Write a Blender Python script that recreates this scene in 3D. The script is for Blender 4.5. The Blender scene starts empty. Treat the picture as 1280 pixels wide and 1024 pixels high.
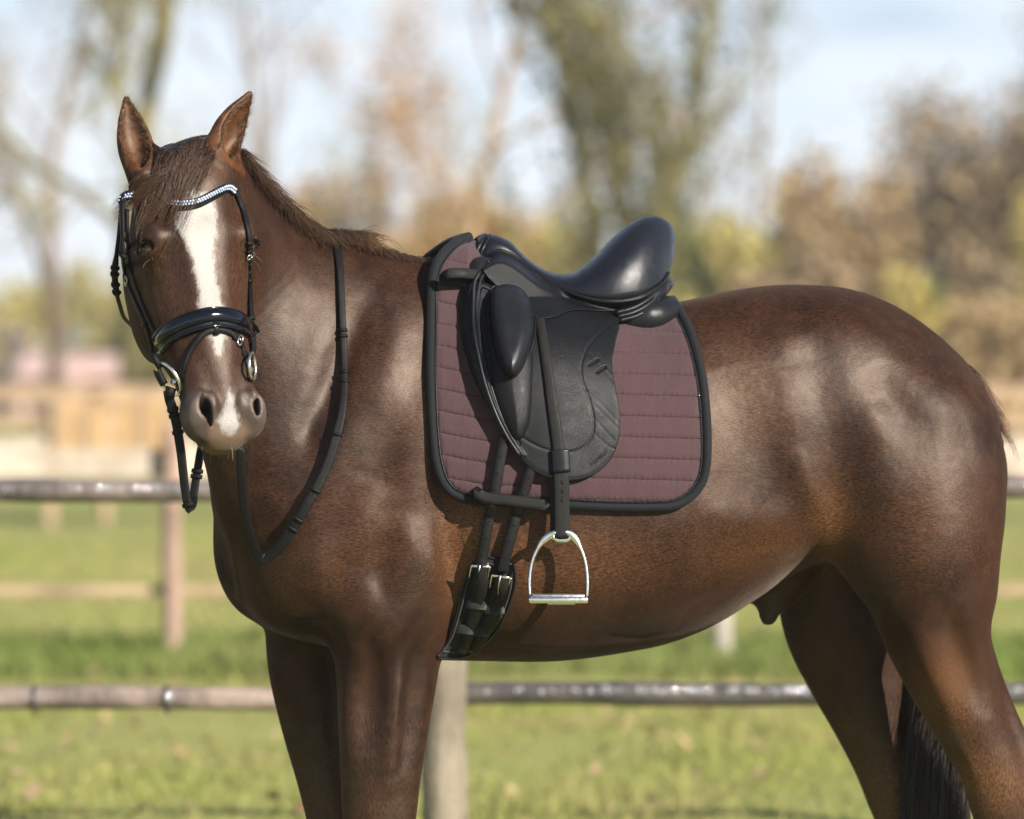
import bpy, bmesh, math, random
import numpy as np
from mathutils import Vector, Matrix
from mathutils.bvhtree import BVHTree

scene = bpy.context.scene
COL = scene.collection
R = math.radians

# ------------------------------------------------------------------ camera
CAM_D, CAM_Z, FPX, HZ = 8.0, 1.43, 4800.0, 470.0      # camera stands 8 m from the horse, eye height 1.43 m
cam_data = bpy.data.cameras.new('camera')
cam = bpy.data.objects.new('camera', cam_data)
COL.objects.link(cam)
cam.location = (0, -CAM_D, CAM_Z)
cam.rotation_euler = (R(90), 0, 0)
cam_data.sensor_width = 36.0
cam_data.lens = FPX / 1280.0 * 36.0
cam_data.shift_y = -(512 - HZ) / 1280.0
cam_data.clip_start = 0.1
cam_data.clip_end = 3000
cam_data.dof.use_dof = True
cam_data.dof.focus_distance = 7.66
cam_data.dof.aperture_fstop = 2.3
scene.camera = cam

# ------------------------------------------------------------------ sky and sun
SUN_DIR = Vector((0.94, -0.98, 0.67)).normalized()     # towards the sun
sun_el = math.asin(SUN_DIR.z)
sun_az = math.atan2(SUN_DIR.x, SUN_DIR.y)
world = bpy.data.worlds.new('World')
scene.world = world
world.use_nodes = True
wn, wl = world.node_tree.nodes, world.node_tree.links
wn.clear()
w_out = wn.new('ShaderNodeOutputWorld')
w_bg = wn.new('ShaderNodeBackground')
w_sky = wn.new('ShaderNodeTexSky')
w_sky.sky_type = 'NISHITA'
w_sky.sun_disc = False
w_sky.sun_elevation = sun_el
w_sky.sun_rotation = sun_az
w_sky.air_density = 0.8
w_sky.dust_density = 0.1
w_sky.ozone_density = 2.5
w_bg.inputs['Strength'].default_value = 0.052
wl.new(w_bg.outputs[0], w_out.inputs[0])
# thin winter cloud veil: its path through the air grows towards the horizon as 1 / sin(elevation)
def w_math(op, a, b=0.0):
    x = wn.new('ShaderNodeMath'); x.operation = op
    for i, v in enumerate((a, b)):
        if isinstance(v, bpy.types.NodeSocket):
            wl.new(v, x.inputs[i])
        else:
            x.inputs[i].default_value = v
    return x.outputs[0]
w_tc = wn.new('ShaderNodeTexCoord')
w_map = wn.new('ShaderNodeMapping')
w_map.inputs['Scale'].default_value = (9.0, 9.0, 26.0)
w_map.inputs['Location'].default_value = (0.7, 0.0, 0.35)
w_no = wn.new('ShaderNodeTexNoise')
w_no.inputs['Scale'].default_value = 1.6
w_no.inputs['Detail'].default_value = 4
w_ra = wn.new('ShaderNodeMapRange')                       # optical depth of the veil
w_ra.inputs['From Min'].default_value = 0.32
w_ra.inputs['From Max'].default_value = 0.62
w_ra.inputs['To Min'].default_value = 0.045
w_ra.inputs['To Max'].default_value = 0.14
w_sep = wn.new('ShaderNodeSeparateXYZ')
wl.new(w_tc.outputs['Generated'], w_sep.inputs[0])
w_z = w_math('MAXIMUM', w_sep.outputs['Z'], 0.025)
w_mix = wn.new('ShaderNodeMix')
w_mix.data_type = 'RGBA'
w_mix.inputs['B'].default_value = (10.6, 11.3, 12.3, 1)
wl.new(w_tc.outputs['Generated'], w_map.inputs[0])
wl.new(w_map.outputs[0], w_no.inputs['Vector'])
wl.new(w_no.outputs['Fac'], w_ra.inputs['Value'])
w_fac = w_math('SUBTRACT', 1.0, w_math('EXPONENT', w_math('MULTIPLY', w_math('DIVIDE', w_ra.outputs[0], w_z), -1.0)))
wl.new(w_fac, w_mix.inputs['Factor'])
wl.new(w_sky.outputs[0], w_mix.inputs['A'])
wl.new(w_mix.outputs['Result'], w_bg.inputs['Color'])

sun_data = bpy.data.lights.new('sun', 'SUN')
sun = bpy.data.objects.new('sun', sun_data)
COL.objects.link(sun)
sun.rotation_euler = SUN_DIR.to_track_quat('Z', 'Y').to_euler()
sun.location = (6, -8, 9)
sun_data.energy = 5.0
sun_data.angle = R(0.53)
sun_data.color = (1.0, 0.93, 0.82)

vs = scene.view_settings
scene.display_settings.display_device = 'sRGB'
vs.view_transform = 'Standard'
vs.look = 'None'
vs.exposure = 0.96
vs.gamma = 1.0
vs.use_curve_mapping = False
scene.cycles.use_denoising = True
scene.cycles.max_bounces = 8
scene.cycles.transparent_max_bounces = 8

# ------------------------------------------------------------------ helpers
def pt(px, py, y):
    """world point at depth y that lies on the sight line of photo pixel (px, py); used to read sizes off the photo"""
    s = (y + CAM_D) / FPX
    return np.array(((px - 640) * s, y, CAM_Z + (HZ - py) * s))

def ptv(px, py, y):
    px, py, y = np.asarray(px, float), np.asarray(py, float), np.asarray(y, float)
    s = (y + CAM_D) / FPX
    return np.stack(np.broadcast_arrays((px - 640) * s, y, CAM_Z + (HZ - py) * s), -1)

def link(name, me, parent=None, mat=None, smooth=True):
    o = bpy.data.objects.new(name, me)
    COL.objects.link(o)
    if parent is not None:
        o.parent = parent
        o.matrix_parent_inverse = parent.matrix_world.inverted()
    if mat is not None:
        me.materials.append(mat)
    if smooth and len(me.polygons):
        me.polygons.foreach_set('use_smooth', np.ones(len(me.polygons), bool))
    return o

def mesh_from(name, verts, faces):
    me = bpy.data.meshes.new(name)
    if isinstance(verts, np.ndarray):
        verts = verts.tolist()
    if isinstance(faces, np.ndarray):
        faces = faces.tolist()
    me.from_pydata(verts, [], faces)
    me.update()
    return me

def fast_mesh(name, V, Q):
    """mesh from numpy arrays: V (n,3), Q (m,k)"""
    me = bpy.data.meshes.new(name)
    V = np.asarray(V, np.float32)
    Q = np.asarray(Q, np.int32)
    me.vertices.add(len(V))
    me.vertices.foreach_set('co', V.ravel())
    k = Q.shape[1]
    me.loops.add(Q.size)
    me.loops.foreach_set('vertex_index', Q.ravel())
    me.polygons.add(len(Q))
    me.polygons.foreach_set('loop_start', np.arange(0, Q.size, k, dtype=np.int32))
    me.polygons.foreach_set('loop_total', np.full(len(Q), k, np.int32))
    me.update(calc_edges=True)
    me.validate()
    return me

def empty(name, loc=(0, 0, 0)):
    o = bpy.data.objects.new(name, None)
    o.empty_display_size = 0.1
    COL.objects.link(o)
    o.location = loc
    o.matrix_world = Matrix.Translation(loc)
    return o

def tag(o, label=None, cat=None, group=None, kind=None):
    for k, v in (('label', label), ('category', cat), ('group', group), ('kind', kind)):
        if v:
            o[k] = v
    return o

def catmull(pts, n=8, closed=False):
    """smooth curve through the points (any dimension)"""
    P = np.asarray(pts, float)
    m = len(P)
    out = []
    rng = range(m) if closed else range(m - 1)
    for i in rng:
        if closed:
            p0, p1, p2, p3 = P[(i - 1) % m], P[i], P[(i + 1) % m], P[(i + 2) % m]
        else:
            p1, p2 = P[i], P[i + 1]
            p0 = P[i - 1] if i > 0 else 2 * p1 - p2
            p3 = P[i + 2] if i + 2 < m else 2 * p2 - p1
        for k in range(n):
            t = k / n
            out.append(0.5 * (2 * p1 + (p2 - p0) * t + (2 * p0 - 5 * p1 + 4 * p2 - p3) * t * t + (3 * p1 - p0 - 3 * p2 + p3) * t ** 3))
    if not closed:
        out.append(P[-1])
    return np.array(out)

# ------------------------------------------------------------------ implicit surface kit
def smin(a, b, k):
    h = np.clip(0.5 + 0.5 * (b - a) / k, 0, 1)
    return b + (a - b) * h - k * h * (1 - h)

def smax(a, b, k):
    return -smin(-a, -b, k)

class Field:
    """scalar field on a rectilinear grid with uneven spacing; negative inside"""
    def __init__(self, xs, ys, zs):
        self.ax = [np.asarray(a, np.float32) for a in (xs, ys, zs)]
        self.F = np.full([len(a) for a in self.ax], 0.5, np.float32)

    def block(self, lo, hi):
        sl = []
        for a, l, h in zip(self.ax, lo, hi):
            i0 = max(0, np.searchsorted(a, l) - 1)
            i1 = min(len(a), np.searchsorted(a, h) + 1)
            if i1 <= i0:
                return None
            sl.append(slice(i0, i1))
        X = self.ax[0][sl[0]][:, None, None]
        Y = self.ax[1][sl[1]][None, :, None]
        Z = self.ax[2][sl[2]][None, None, :]
        return tuple(sl), X, Y, Z

    def add(self, fn, lo, hi, k=0.02, op='union'):
        m = k + 0.03
        b = self.block(np.asarray(lo) - m, np.asarray(hi) + m)
        if b is None:
            return
        sl, X, Y, Z = b
        d = fn(X, Y, Z).astype(np.float32)
        f = self.F[sl]
        if op == 'union':
            self.F[sl] = smin(f, d, k)
        elif op == 'cut':
            self.F[sl] = smax(f, -d, k)

    def ellipsoid(self, c, r, rot=None, k=0.03, op='union'):
        c = np.asarray(c, float)
        r = np.asarray(r, float)
        M = np.eye(3) if rot is None else np.asarray(rot, float)   # rows are the local axes
        ext = np.sqrt(((M * r[:, None]) ** 2).sum(0))
        def fn(X, Y, Z):
            x, y, z = X - c[0], Y - c[1], Z - c[2]
            l = [(M[i, 0] * x + M[i, 1] * y + M[i, 2] * z) for i in range(3)]
            k0 = np.sqrt(sum((l[i] / r[i]) ** 2 for i in range(3)))
            k1 = np.sqrt(sum((l[i] / r[i] ** 2) ** 2 for i in range(3)))
            return k0 * (k0 - 1) / np.maximum(k1, 1e-5)
        self.add(fn, c - ext, c + ext, k, op)

    def tube(self, nodes, k=0.03, op='union', lateral=None, n=6, power=2.0, soft=None):
        """nodes: (center xyz, a, b) or (center, a, b, lateral xyz): elliptical sections along a smooth curve;
        b is the half size along the lateral direction, a the half size across it"""
        C = np.array([q[0] for q in nodes], float)
        A = np.array([q[1] for q in nodes], float)
        B = np.array([q[2] for q in nodes], float)
        if lateral is None:
            L = np.array([q[3] for q in nodes], float)
        else:
            L = np.tile(np.asarray(lateral, float), (len(C), 1))
        S = catmull(np.c_[C, A, B, L], n)
        C, A, B, L = S[:, :3], S[:, 3], S[:, 4], S[:, 5:8]
        T = np.gradient(C, axis=0)
        T /= np.linalg.norm(T, axis=1)[:, None]
        L = L - (L * T).sum(1)[:, None] * T
        L /= np.linalg.norm(L, axis=1)[:, None]
        U = np.cross(L, T)
        rm = np.maximum(A, B)
        lo = (C - rm[:, None]).min(0)
        hi = (C + rm[:, None]).max(0)
        seg = np.linalg.norm(np.diff(C, axis=0), axis=1)
        s2 = float(soft if soft else max(0.6 * seg.mean(), 0.3 * rm.mean())) ** 2
        N = len(C)
        tab = np.c_[C, A, B, L, U].astype(np.float32)
        def fn(X, Y, Z):
            sh = np.broadcast_shapes(X.shape, Y.shape, Z.shape)
            dmin = np.full(sh, 1e6, np.float32)
            tmin = np.zeros(sh, np.float32)
            D2, TS = [], []
            for i in range(N - 1):
                p, d = C[i].astype(np.float32), (C[i + 1] - C[i]).astype(np.float32)
                t = np.clip(((X - p[0]) * d[0] + (Y - p[1]) * d[1] + (Z - p[2]) * d[2]) / (d @ d), 0, 1)
                d2 = (X - p[0] - d[0] * t) ** 2 + (Y - p[1] - d[1] * t) ** 2 + (Z - p[2] - d[2] * t) ** 2
                D2.append(d2)
                TS.append(t + np.float32(i))
                np.minimum(dmin, d2, out=dmin)
            ws = np.zeros(sh, np.float32)
            ta = np.zeros(sh, np.float32)
            for d2, t in zip(D2, TS):
                w = np.exp(np.maximum((dmin - d2) / np.float32(s2), -30))
                ws += w
                ta += w * t
            ta /= ws
            i0 = np.minimum(ta.astype(np.int32), N - 2)
            fr = ta - i0
            g = lambda j: tab[i0, j] * (1 - fr) + tab[i0 + 1, j] * fr
            x, y, z = X - g(0), Y - g(1), Z - g(2)
            a, b = g(3), g(4)
            cl = x * g(5) + y * g(6) + z * g(7)
            cu = x * g(8) + y * g(9) + z * g(10)
            e0 = -((X - C[0][0]) * T[0][0] + (Y - C[0][1]) * T[0][1] + (Z - C[0][2]) * T[0][2])
            e1 = (X - C[-1][0]) * T[-1][0] + (Y - C[-1][1]) * T[-1][1] + (Z - C[-1][2]) * T[-1][2]
            ct = np.where(ta < N * 0.25, np.maximum(e0, 0), 0) + np.where(ta > N * 0.75, np.maximum(e1, 0), 0)
            m = np.minimum(a, b)
            if power == 2.0:
                k0 = np.sqrt((cl / b) ** 2 + (cu / a) ** 2 + (ct / m) ** 2)
            else:
                k0 = (np.abs(cl / b) ** power + np.abs(cu / a) ** power + np.abs(ct / m) ** power) ** (1 / power)
            k1 = np.sqrt((cl / b ** 2) ** 2 + (cu / a ** 2) ** 2 + (ct / m ** 2) ** 2)
            k1 = np.maximum(k1, k0 / np.maximum(a, b) * 0.7)
            return k0 * (k0 - 1) / np.maximum(k1, 1e-4)
        self.add(fn, lo, hi, k, op)

    def stroke(self, pts, r, amp, taper=0.0):
        """push the surface out (amp > 0) or in (amp < 0) by amp along a polyline, with a soft radius r"""
        P = np.asarray(pts, float)
        if P.ndim == 1:
            P = P[None]
        if len(P) > 2:
            P = catmull(P, 4)
        rr = r * 2.2
        b = self.block(P.min(0) - rr, P.max(0) + rr)
        if b is None:
            return
        sl, X, Y, Z = b
        best, prm = None, None
        nseg = max(1, len(P) - 1)
        for i in range(nseg):
            p = P[i]
            if len(P) == 1:
                t = 0.5
                d2 = (X - p[0]) ** 2 + (Y - p[1]) ** 2 + (Z - p[2]) ** 2
            else:
                d = P[i + 1] - p
                t = np.clip(((X - p[0]) * d[0] + (Y - p[1]) * d[1] + (Z - p[2]) * d[2]) / (d @ d), 0, 1)
                d2 = (X - p[0] - d[0] * t) ** 2 + (Y - p[1] - d[1] * t) ** 2 + (Z - p[2] - d[2] * t) ** 2
            q = (i + t) / nseg
            if best is None:
                best, prm = d2, np.broadcast_to(q, d2.shape)
            else:
                prm = np.where(d2 < best, q, prm)
                best = np.minimum(best, d2)
        w = np.clip(1 - best / rr ** 2, 0, None) ** 2 * np.exp(-best / r ** 2 * 0.6)
        if taper:
            w = w * (1 - taper * np.abs(2 * prm - 1) ** 2)
        self.F[sl] -= (amp * w).astype(np.float32)

    def mesh(self, relax=2):
        F = self.F
        nx, ny, nz = F.shape
        S = F < 0
        c8 = [S[i:nx - 1 + i, j:ny - 1 + j, k:nz - 1 + k] for i in (0, 1) for j in (0, 1) for k in (0, 1)]
        a_all, a_any = c8[0].copy(), c8[0].copy()
        for c in c8[1:]:
            a_all &= c
            a_any |= c
        act = a_any & ~a_all
        idx = np.full(act.shape, -1, np.int32)
        I, J, K = np.nonzero(act)
        idx[I, J, K] = np.arange(len(I))
        acc = np.zeros((len(I), 3))
        cnt = np.zeros(len(I))
        offs = [(0, 0, 0), (1, 0, 0), (0, 1, 0), (0, 0, 1), (1, 1, 0), (1, 0, 1), (0, 1, 1), (1, 1, 1)]
        val = {o: F[I + o[0], J + o[1], K + o[2]].astype(float) for o in offs}
        for o in offs:
            for axis in range(3):
                if o[axis] == 0:
                    o2 = list(o)
                    o2[axis] = 1
                    o2 = tuple(o2)
                    v0, v1 = val[o], val[o2]
                    m = (v0 < 0) != (v1 < 0)
                    t = np.where(m, v0 / np.where(m, v0 - v1, 1), 0)
                    for ax in range(3):
                        acc[:, ax] += np.where(m, o[ax] + (t if ax == axis else 0), 0)
                    cnt += m
        acc /= cnt[:, None]
        V = np.empty((len(I), 3))
        for ax, ii in enumerate((I, J, K)):
            a = self.ax[ax].astype(float)
            V[:, ax] = a[ii] + acc[:, ax] * (a[ii + 1] - a[ii])
        Q = []
        # x edges
        def quads(axis):
            o = [(1, 2), (2, 0), (0, 1)][axis]
            sl0 = [slice(None)] * 3
            sl1 = [slice(None)] * 3
            sl0[axis] = slice(0, -1)
            sl1[axis] = slice(1, None)
            A, B = S[tuple(sl0)], S[tuple(sl1)]
            m = A != B
            p = np.array(np.nonzero(m)).T
            ok = np.ones(len(p), bool)
            for ax in o:
                ok &= (p[:, ax] > 0) & (p[:, ax] < F.shape[ax] - 1)
            p = p[ok]
            flip = A[p[:, 0], p[:, 1], p[:, 2]]
            e1 = np.zeros(3, int); e1[o[0]] = 1
            e2 = np.zeros(3, int); e2[o[1]] = 1
            g = lambda q: idx[q[:, 0], q[:, 1], q[:, 2]]
            q = np.c_[g(p - e1 - e2), g(p - e2), g(p), g(p - e1)]
            q[~flip] = q[~flip][:, ::-1]
            return q
        Q = np.concatenate([quads(0), quads(1), quads(2)])
        Q = Q[(Q >= 0).all(1)]
        if relax:
            E = np.concatenate([Q[:, [0, 1]], Q[:, [1, 2]], Q[:, [2, 3]], Q[:, [3, 0]]])
            deg = np.bincount(E.ravel(), minlength=len(V)).astype(float)
            deg = np.maximum(deg, 1)
            for it in range(relax):
                for lam in (0.5, -0.5):
                    a = np.zeros_like(V)
                    for ax in range(3):
                        a[:, ax] = (np.bincount(E[:, 0], V[E[:, 1], ax], len(V)) + np.bincount(E[:, 1], V[E[:, 0], ax], len(V))) / deg - V[:, ax]
                    V = V + lam * a
        return V, Q

def axis_steps(breaks):
    """[(end, step), ...] after the first number: uneven grid axis"""
    a = [breaks[0]]
    for end, st in breaks[1:]:
        n = max(1, round((end - a[-1]) / st))
        s = (end - a[-1]) / n
        base = a[-1]
        a += [base + s * (i + 1) for i in range(n)]
    return np.array(a)
# ------------------------------------------------------------------ the horse
def yc(x):                                   # the horse's long axis is turned a little, head end nearer the camera
    return 0.19 * (np.asarray(x) - 0.2)

LAT = np.array((-0.19, 1.0, 0.0)) / math.hypot(1, 0.19)     # across the trunk, away from the camera

# head frame: origin at the poll, u down the face, v to the horse's right (picture left), w out of the face
H_O = pt(239, 188, -0.42)
H_E = pt(295, 543, -0.59)
H_LEN = float(np.linalg.norm(H_E - H_O))
H_u = (H_E - H_O) / H_LEN
_w = np.array((math.sin(R(25)), -math.cos(R(25)), 0))
H_w = _w - (_w @ H_u) * H_u
H_w /= np.linalg.norm(H_w)
H_v = np.cross(H_w, H_u)
if H_v[0] > 0:
    H_v = -H_v
HS = H_LEN / 0.62
def hd(u, v, w):
    return H_O + HS * (u * H_u + v * H_v + w * H_w)

xs = axis_steps([-0.92, (-0.80, .012), (-0.46, .0036), (-0.10, .006), (1.16, .0085)])
ys = axis_steps([-0.72, (-0.24, .0040), (0.0, .0065), (0.46, .0095)])
zs = axis_steps([0.0, (0.30, .012), (1.24, .0075), (2.05, .0036)])
FD = Field(xs, ys, zs)

# --- trunk: stations px, top py, bottom py, half width, top exponent
ST = np.array([
    (300, 520, 745, .070, 2.0), (335, 440, 785, .135, 2.0), (400, 352, 806, .185, 2.0), (470, 326, 818, .215, 1.7),
    (530, 326, 824, .238, 1.45), (600, 336, 826, .262, 1.5), (700, 366, 826, .288, 1.9), (800, 384, 812, .296, 2.0),
    (850, 377, 799, .294, 2.05), (900, 366, 777, .286, 2.1), (950, 358, 745, .278, 2.15), (1000, 356, 712, .276, 2.2),
    (1060, 361, 696, .272, 2.2), (1120, 383, 694, .262, 2.2), (1180, 426, 692, .236, 2.1), (1215, 468, 690, .200, 2.0),
    (1238, 512, 660, .155, 2.0), (1250, 555, 628, .10, 2.0)])
def trunk_tab():
    rows = []
    for px, t, b, hw, p in ST:
        x = (px - 640) * CAM_D / FPX
        for _ in range(3):
            x = (px - 640) * (CAM_D + float(yc(x))) / FPX
        y = float(yc(x))
        rows.append((x, pt(px, t, y)[2], pt(px, b, y)[2], hw, p))
    return np.array(rows)
TT = trunk_tab()
_sx = catmull(TT, 8)
def trunk_par(X):
    return [np.interp(X, _sx[:, 0], _sx[:, i]) for i in (1, 2, 3, 4)]
def trunk_f(X, Y, Z):
    top, bot, hw, p = trunk_par(X)
    zc = bot + (top - bot) * 0.47
    hz_t, hz_b = top - zc, zc - bot
    dy = (Y - yc(X)) * 0.982
    dz = Z - zc
    up = dz > 0
    hz = np.where(up, hz_t, hz_b)
    pe = np.where(up, p, 2.7)
    t = np.abs(dz) / hz
    Q = (dy / hw) ** 2 + t ** pe
    g = np.sqrt((2 * dy / hw ** 2) ** 2 + (pe * np.maximum(t, 1e-3) ** (pe - 1) / hz) ** 2)
    f = np.clip((Q - 1) / np.maximum(g, 2.0), -0.12, 0.4)
    ex = np.maximum(0, np.maximum(_sx[0, 0] - X, X - _sx[-1, 0]))
    return np.where(ex > 0, np.sqrt(np.maximum(f, 0) ** 2 + ex ** 2), f)
FD.add(trunk_f, (-0.60, -0.45, 0.70), (1.10, 0.46, 1.72), k=0.03)

def tr(px, py, side=-1, off=0.0):
    """point on the trunk's near (-1) or far (+1) flank seen at about this photo pixel"""
    y = 0.0
    for _ in range(6):
        p = pt(px, py, y)
        top, bot, hw, pe = [float(q) for q in trunk_par(p[0])]
        zc = bot + (top - bot) * 0.47
        dz = p[2] - zc
        t = min(1, abs(dz) / ((top - zc) if dz > 0 else (zc - bot)))
        y = float(yc(p[0])) + side * (hw * math.sqrt(max(0, 1 - t ** (pe if dz > 0 else 2.7))) + off)
    return pt(px, py, y)

# --- chest, shoulders
for s in (-1, 1):
    c = pt(378 if s < 0 else 336, 680, -0.13 + s * 0.090)
    FD.ellipsoid(c, (.115, .10, .165), k=0.07)                        # breast
    c = pt(418 if s < 0 else 365, 640, float(yc(-.35)) + s * 0.135)
    FD.ellipsoid(c, (.12, .085, .17), k=0.06)                        # point of the shoulder
    c = pt(498, 700, float(yc(-.22)) + s * 0.165)
    FD.ellipsoid(c, (.105, .075, .17), k=0.06)                       # triceps
FD.ellipsoid(pt(336, 618, -.13), (.108, .10, .14), k=0.07)                       # base of the neck in front
# --- neck
NK = [((418, 575, -.115), .285, .175), ((386, 448, -.155), .283, .134), ((318, 362, -.215), .190, .102), ((276, 282, -.300), .142, .088), ((248, 232, -.365), .115, .080)]
nodes = []
PC = [pt(*c) for c, a, b in NK]
for i, (c, a, b) in enumerate(NK):
    T = PC[min(i + 1, len(PC) - 1)] - PC[max(i - 1, 0)]
    L = np.cross(T, (0, 0, 1.0))
    L /= np.linalg.norm(L)
    if L[1] < 0:
        L = -L
    nodes.append((PC[i], a, b, L))
FD.tube(nodes, k=0.05, n=7)
# --- head
HST = np.array([(-.030, -.070, -.120, .030, 2.0), (-.012, -.036, -.160, .058, 2.0), (.020, -.010, -.200, .079, 2.1), (.06, .003, -.235, .094, 2.2), (.10, .008, -.262, .101, 2.3), (.15, .010, -.300, .110, 2.5), (.20, .008, -.325, .113, 2.6),
       (.26, .005, -.335, .106, 2.6), (.31, .001, -.338, .098, 2.6), (.36, -.002, -.305, .091, 2.6), (.405, -.005, -.220, .086, 2.5), (.46, -.008, -.165, .0800, 2.4), (.51, -.012, -.145, .075, 2.3),
       (.555, -.021, -.124, .067, 2.2), (.590, -.036, -.122, .056, 2.1), (.612, -.056, -.114, .042, 2.0), (.622, -.074, -.100, .025, 2.0)])
_hx = catmull(HST, 8)
def head_f(X, Y, Z):
    x, y, z = (X - H_O[0]) / HS, (Y - H_O[1]) / HS, (Z - H_O[2]) / HS
    u = x * H_u[0] + y * H_u[1] + z * H_u[2]
    v = x * H_v[0] + y * H_v[1] + z * H_v[2]
    w = x * H_w[0] + y * H_w[1] + z * H_w[2]
    wd, wv, hw, pe = [np.interp(u, _hx[:, 0], _hx[:, i]) for i in (1, 2, 3, 4)]
    wc = wv + (wd - wv) * 0.60
    dw = w - wc
    h = np.where(dw > 0, wd - wc, wc - wv)
    a, b = np.abs(v) / hw, np.abs(dw) / h
    Q = a ** pe + b ** pe
    g = pe * np.sqrt((np.maximum(a, 1e-3) ** (pe - 1) / hw) ** 2 + (np.maximum(b, 1e-3) ** (pe - 1) / h) ** 2)
    f = np.clip((Q - 1) / np.maximum(g, 6.0), -0.05, 0.3)
    ex = np.maximum(0, np.maximum(_hx[0, 0] - u, u - _hx[-1, 0]))
    return HS * np.where(ex > 0, np.sqrt(np.maximum(f, 0) ** 2 + ex ** 2), f)
_hc = np.array([hd(u, v, w) for u in (-.03, .63) for v in (-.12, .12) for w in (-.31, .02)])
FD.add(head_f, _hc.min(0), _hc.max(0), k=0.05)
for s in (-1, 1):
    FD.ellipsoid(hd(.27, s * .052, -.19), (.085 * HS, .034 * HS, .085 * HS), rot=(H_u, H_v, H_w), k=0.03)      # masseter plate
    FD.ellipsoid(hd(.175, s * .096, -.042), (.045 * HS, .030 * HS, .036 * HS), rot=(H_u, H_v, H_w), k=0.028)     # orbit
    FD.ellipsoid(hd(.560, s * .0570, -.055), (.050 * HS, .032 * HS, .044 * HS), rot=(H_u, H_v, H_w), k=0.022)     # nostril wing
FD.ellipsoid(hd(.603, 0, -.104), (.025 * HS, .040 * HS, .030 * HS), rot=(H_u, H_v, H_w), k=0.016)               # lower lip
FD.ellipsoid(hd(.588, 0, -.072), (.040 * HS, .057 * HS, .042 * HS), rot=(H_u, H_v, H_w), k=0.02)               # upper lip
FD.ellipsoid(hd(.565, 0, -.135), (.030 * HS, .034 * HS, .026 * HS), rot=(H_u, H_v, H_w), k=0.02)               # chin
# --- forelegs (near, far)
def leg(pts, k=0.05, lateral=LAT):
    FD.tube([(pt(px, py, y), a, b, lateral) for px, py, y, a, b in pts], k=k, n=5)
leg([(478, 690, -.192, .125, .085), (482, 770, -.213, .118, .092), (484, 830, -.215, .106, .086), (480, 900, -.220, .094, .076), (476, 970, -.222, .082, .066), (474, 1030, -.222, .074, .058),
     (474, 1060, -.222, .062, .058), (472, 1110, -.220, .040, .036), (472, 1190, -.220, .036, .033), (474, 1240, -.222, .045, .042), (466, 1275, -.228, .040, .040)])
leg([(390, 700, .020, .105, .080), (386, 770, .025, .092, .086), (386, 830, .030, .086, .080), (398, 900, .030, .080, .070), (412, 970, .030, .070, .060), (422, 1030, .030, .062, .055),
     (426, 1060, .030, .058, .055), (428, 1110, .030, .040, .036), (430, 1190, .030, .036, .033), (430, 1240, .030, .045, .042), (424, 1275, .025, .040, .040)])
# --- hind legs (near, far)
leg([(1130, 540, -.020, .200, .140), (1138, 610, -.035, .203, .150), (1151, 680, -.045, .180, .140), (1165, 740, -.045, .142, .122), (1172, 790, -.040, .115, .105), (1187, 840, -.030, .096, .090),
     (1210, 900, -.02, .077, .073), (1236, 955, -.01, .066, .060), (1250, 1000, 0, .066, .052), (1256, 1050, .01, .055, .046), (1254, 1120, .01, .040, .036), (1250, 1190, .01, .037, .034), (1244, 1245, .01, .046, .044), (1234, 1280, 0, .042, .042)], k=0.06)
leg([(1070, 560, .250, .190, .110), (1058, 640, .270, .172, .120), (1056, 710, .285, .155, .115), (1062, 780, .290, .145, .105), (1076, 840, .295, .120, .090),
     (1094, 900, .295, .094, .076), (1110, 955, .295, .074, .062), (1124, 1000, .295, .068, .052), (1134, 1050, .295, .052, .046), (1140, 1120, .295, .040, .036), (1140, 1190, .295, .037, .034), (1136, 1240, .295, .046, .044), (1128, 1265, .29, .042, .042)], k=0.05)
# points of hock
FD.tube([(pt(1222, 800, 0.0), .020, .020), (pt(1254, 880, 0.0), .020, .020), (pt(1282, 950, 0.01), .024, .024), (pt(1290, 1005, 0.01), .030, .026), (pt(1272, 1050, 0.01), .03, .026)], k=0.03, lateral=LAT)
FD.tube([(pt(1084, 830, .30), .020, .020), (pt(1112, 905, .30), .020, .020), (pt(1148, 965, .30), .024, .022), (pt(1160, 1005, .30), .030, .026), (pt(1156, 1050, .30), .03, .026)], k=0.03, lateral=LAT)
# hooves
for px, py, y in ((458, 1312, -.235), (418, 1300, .02), (1228, 1325, -.005), (1128, 1292, .285)):
    c = pt(px, py, y)
    FD.tube([(np.array((c[0] + .018, y, .092)), .050, .050), (np.array((c[0], y, .045)), .060, .056), (np.array((c[0] - .014, y, .012)), .068, .062)], k=0.012, lateral=LAT)
# sheath
FD.ellipsoid(pt(985, 726, .10), (.085, .05, .045), rot=((.80, .1, .58), (-.1, 1, 0), (-.58, 0, .80)), k=0.03)
FD.tube([(pt(985, 728, .09), .036, .040), (pt(966, 752, .085), .030, .034), (pt(960, 772, .083), .017, .022)], k=0.015, lateral=LAT)
# dock of the tail
FD.tube([(pt(1186, 480, float(yc(.95))), .040, .040), (pt(1224, 520, float(yc(1.0)) + .01), .034, .034), (pt(1228, 565, float(yc(1.0)) + .02), .026, .026), (pt(1216, 630, float(yc(1.0)) + .03), .018, .018)], k=0.05, lateral=LAT)

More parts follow.
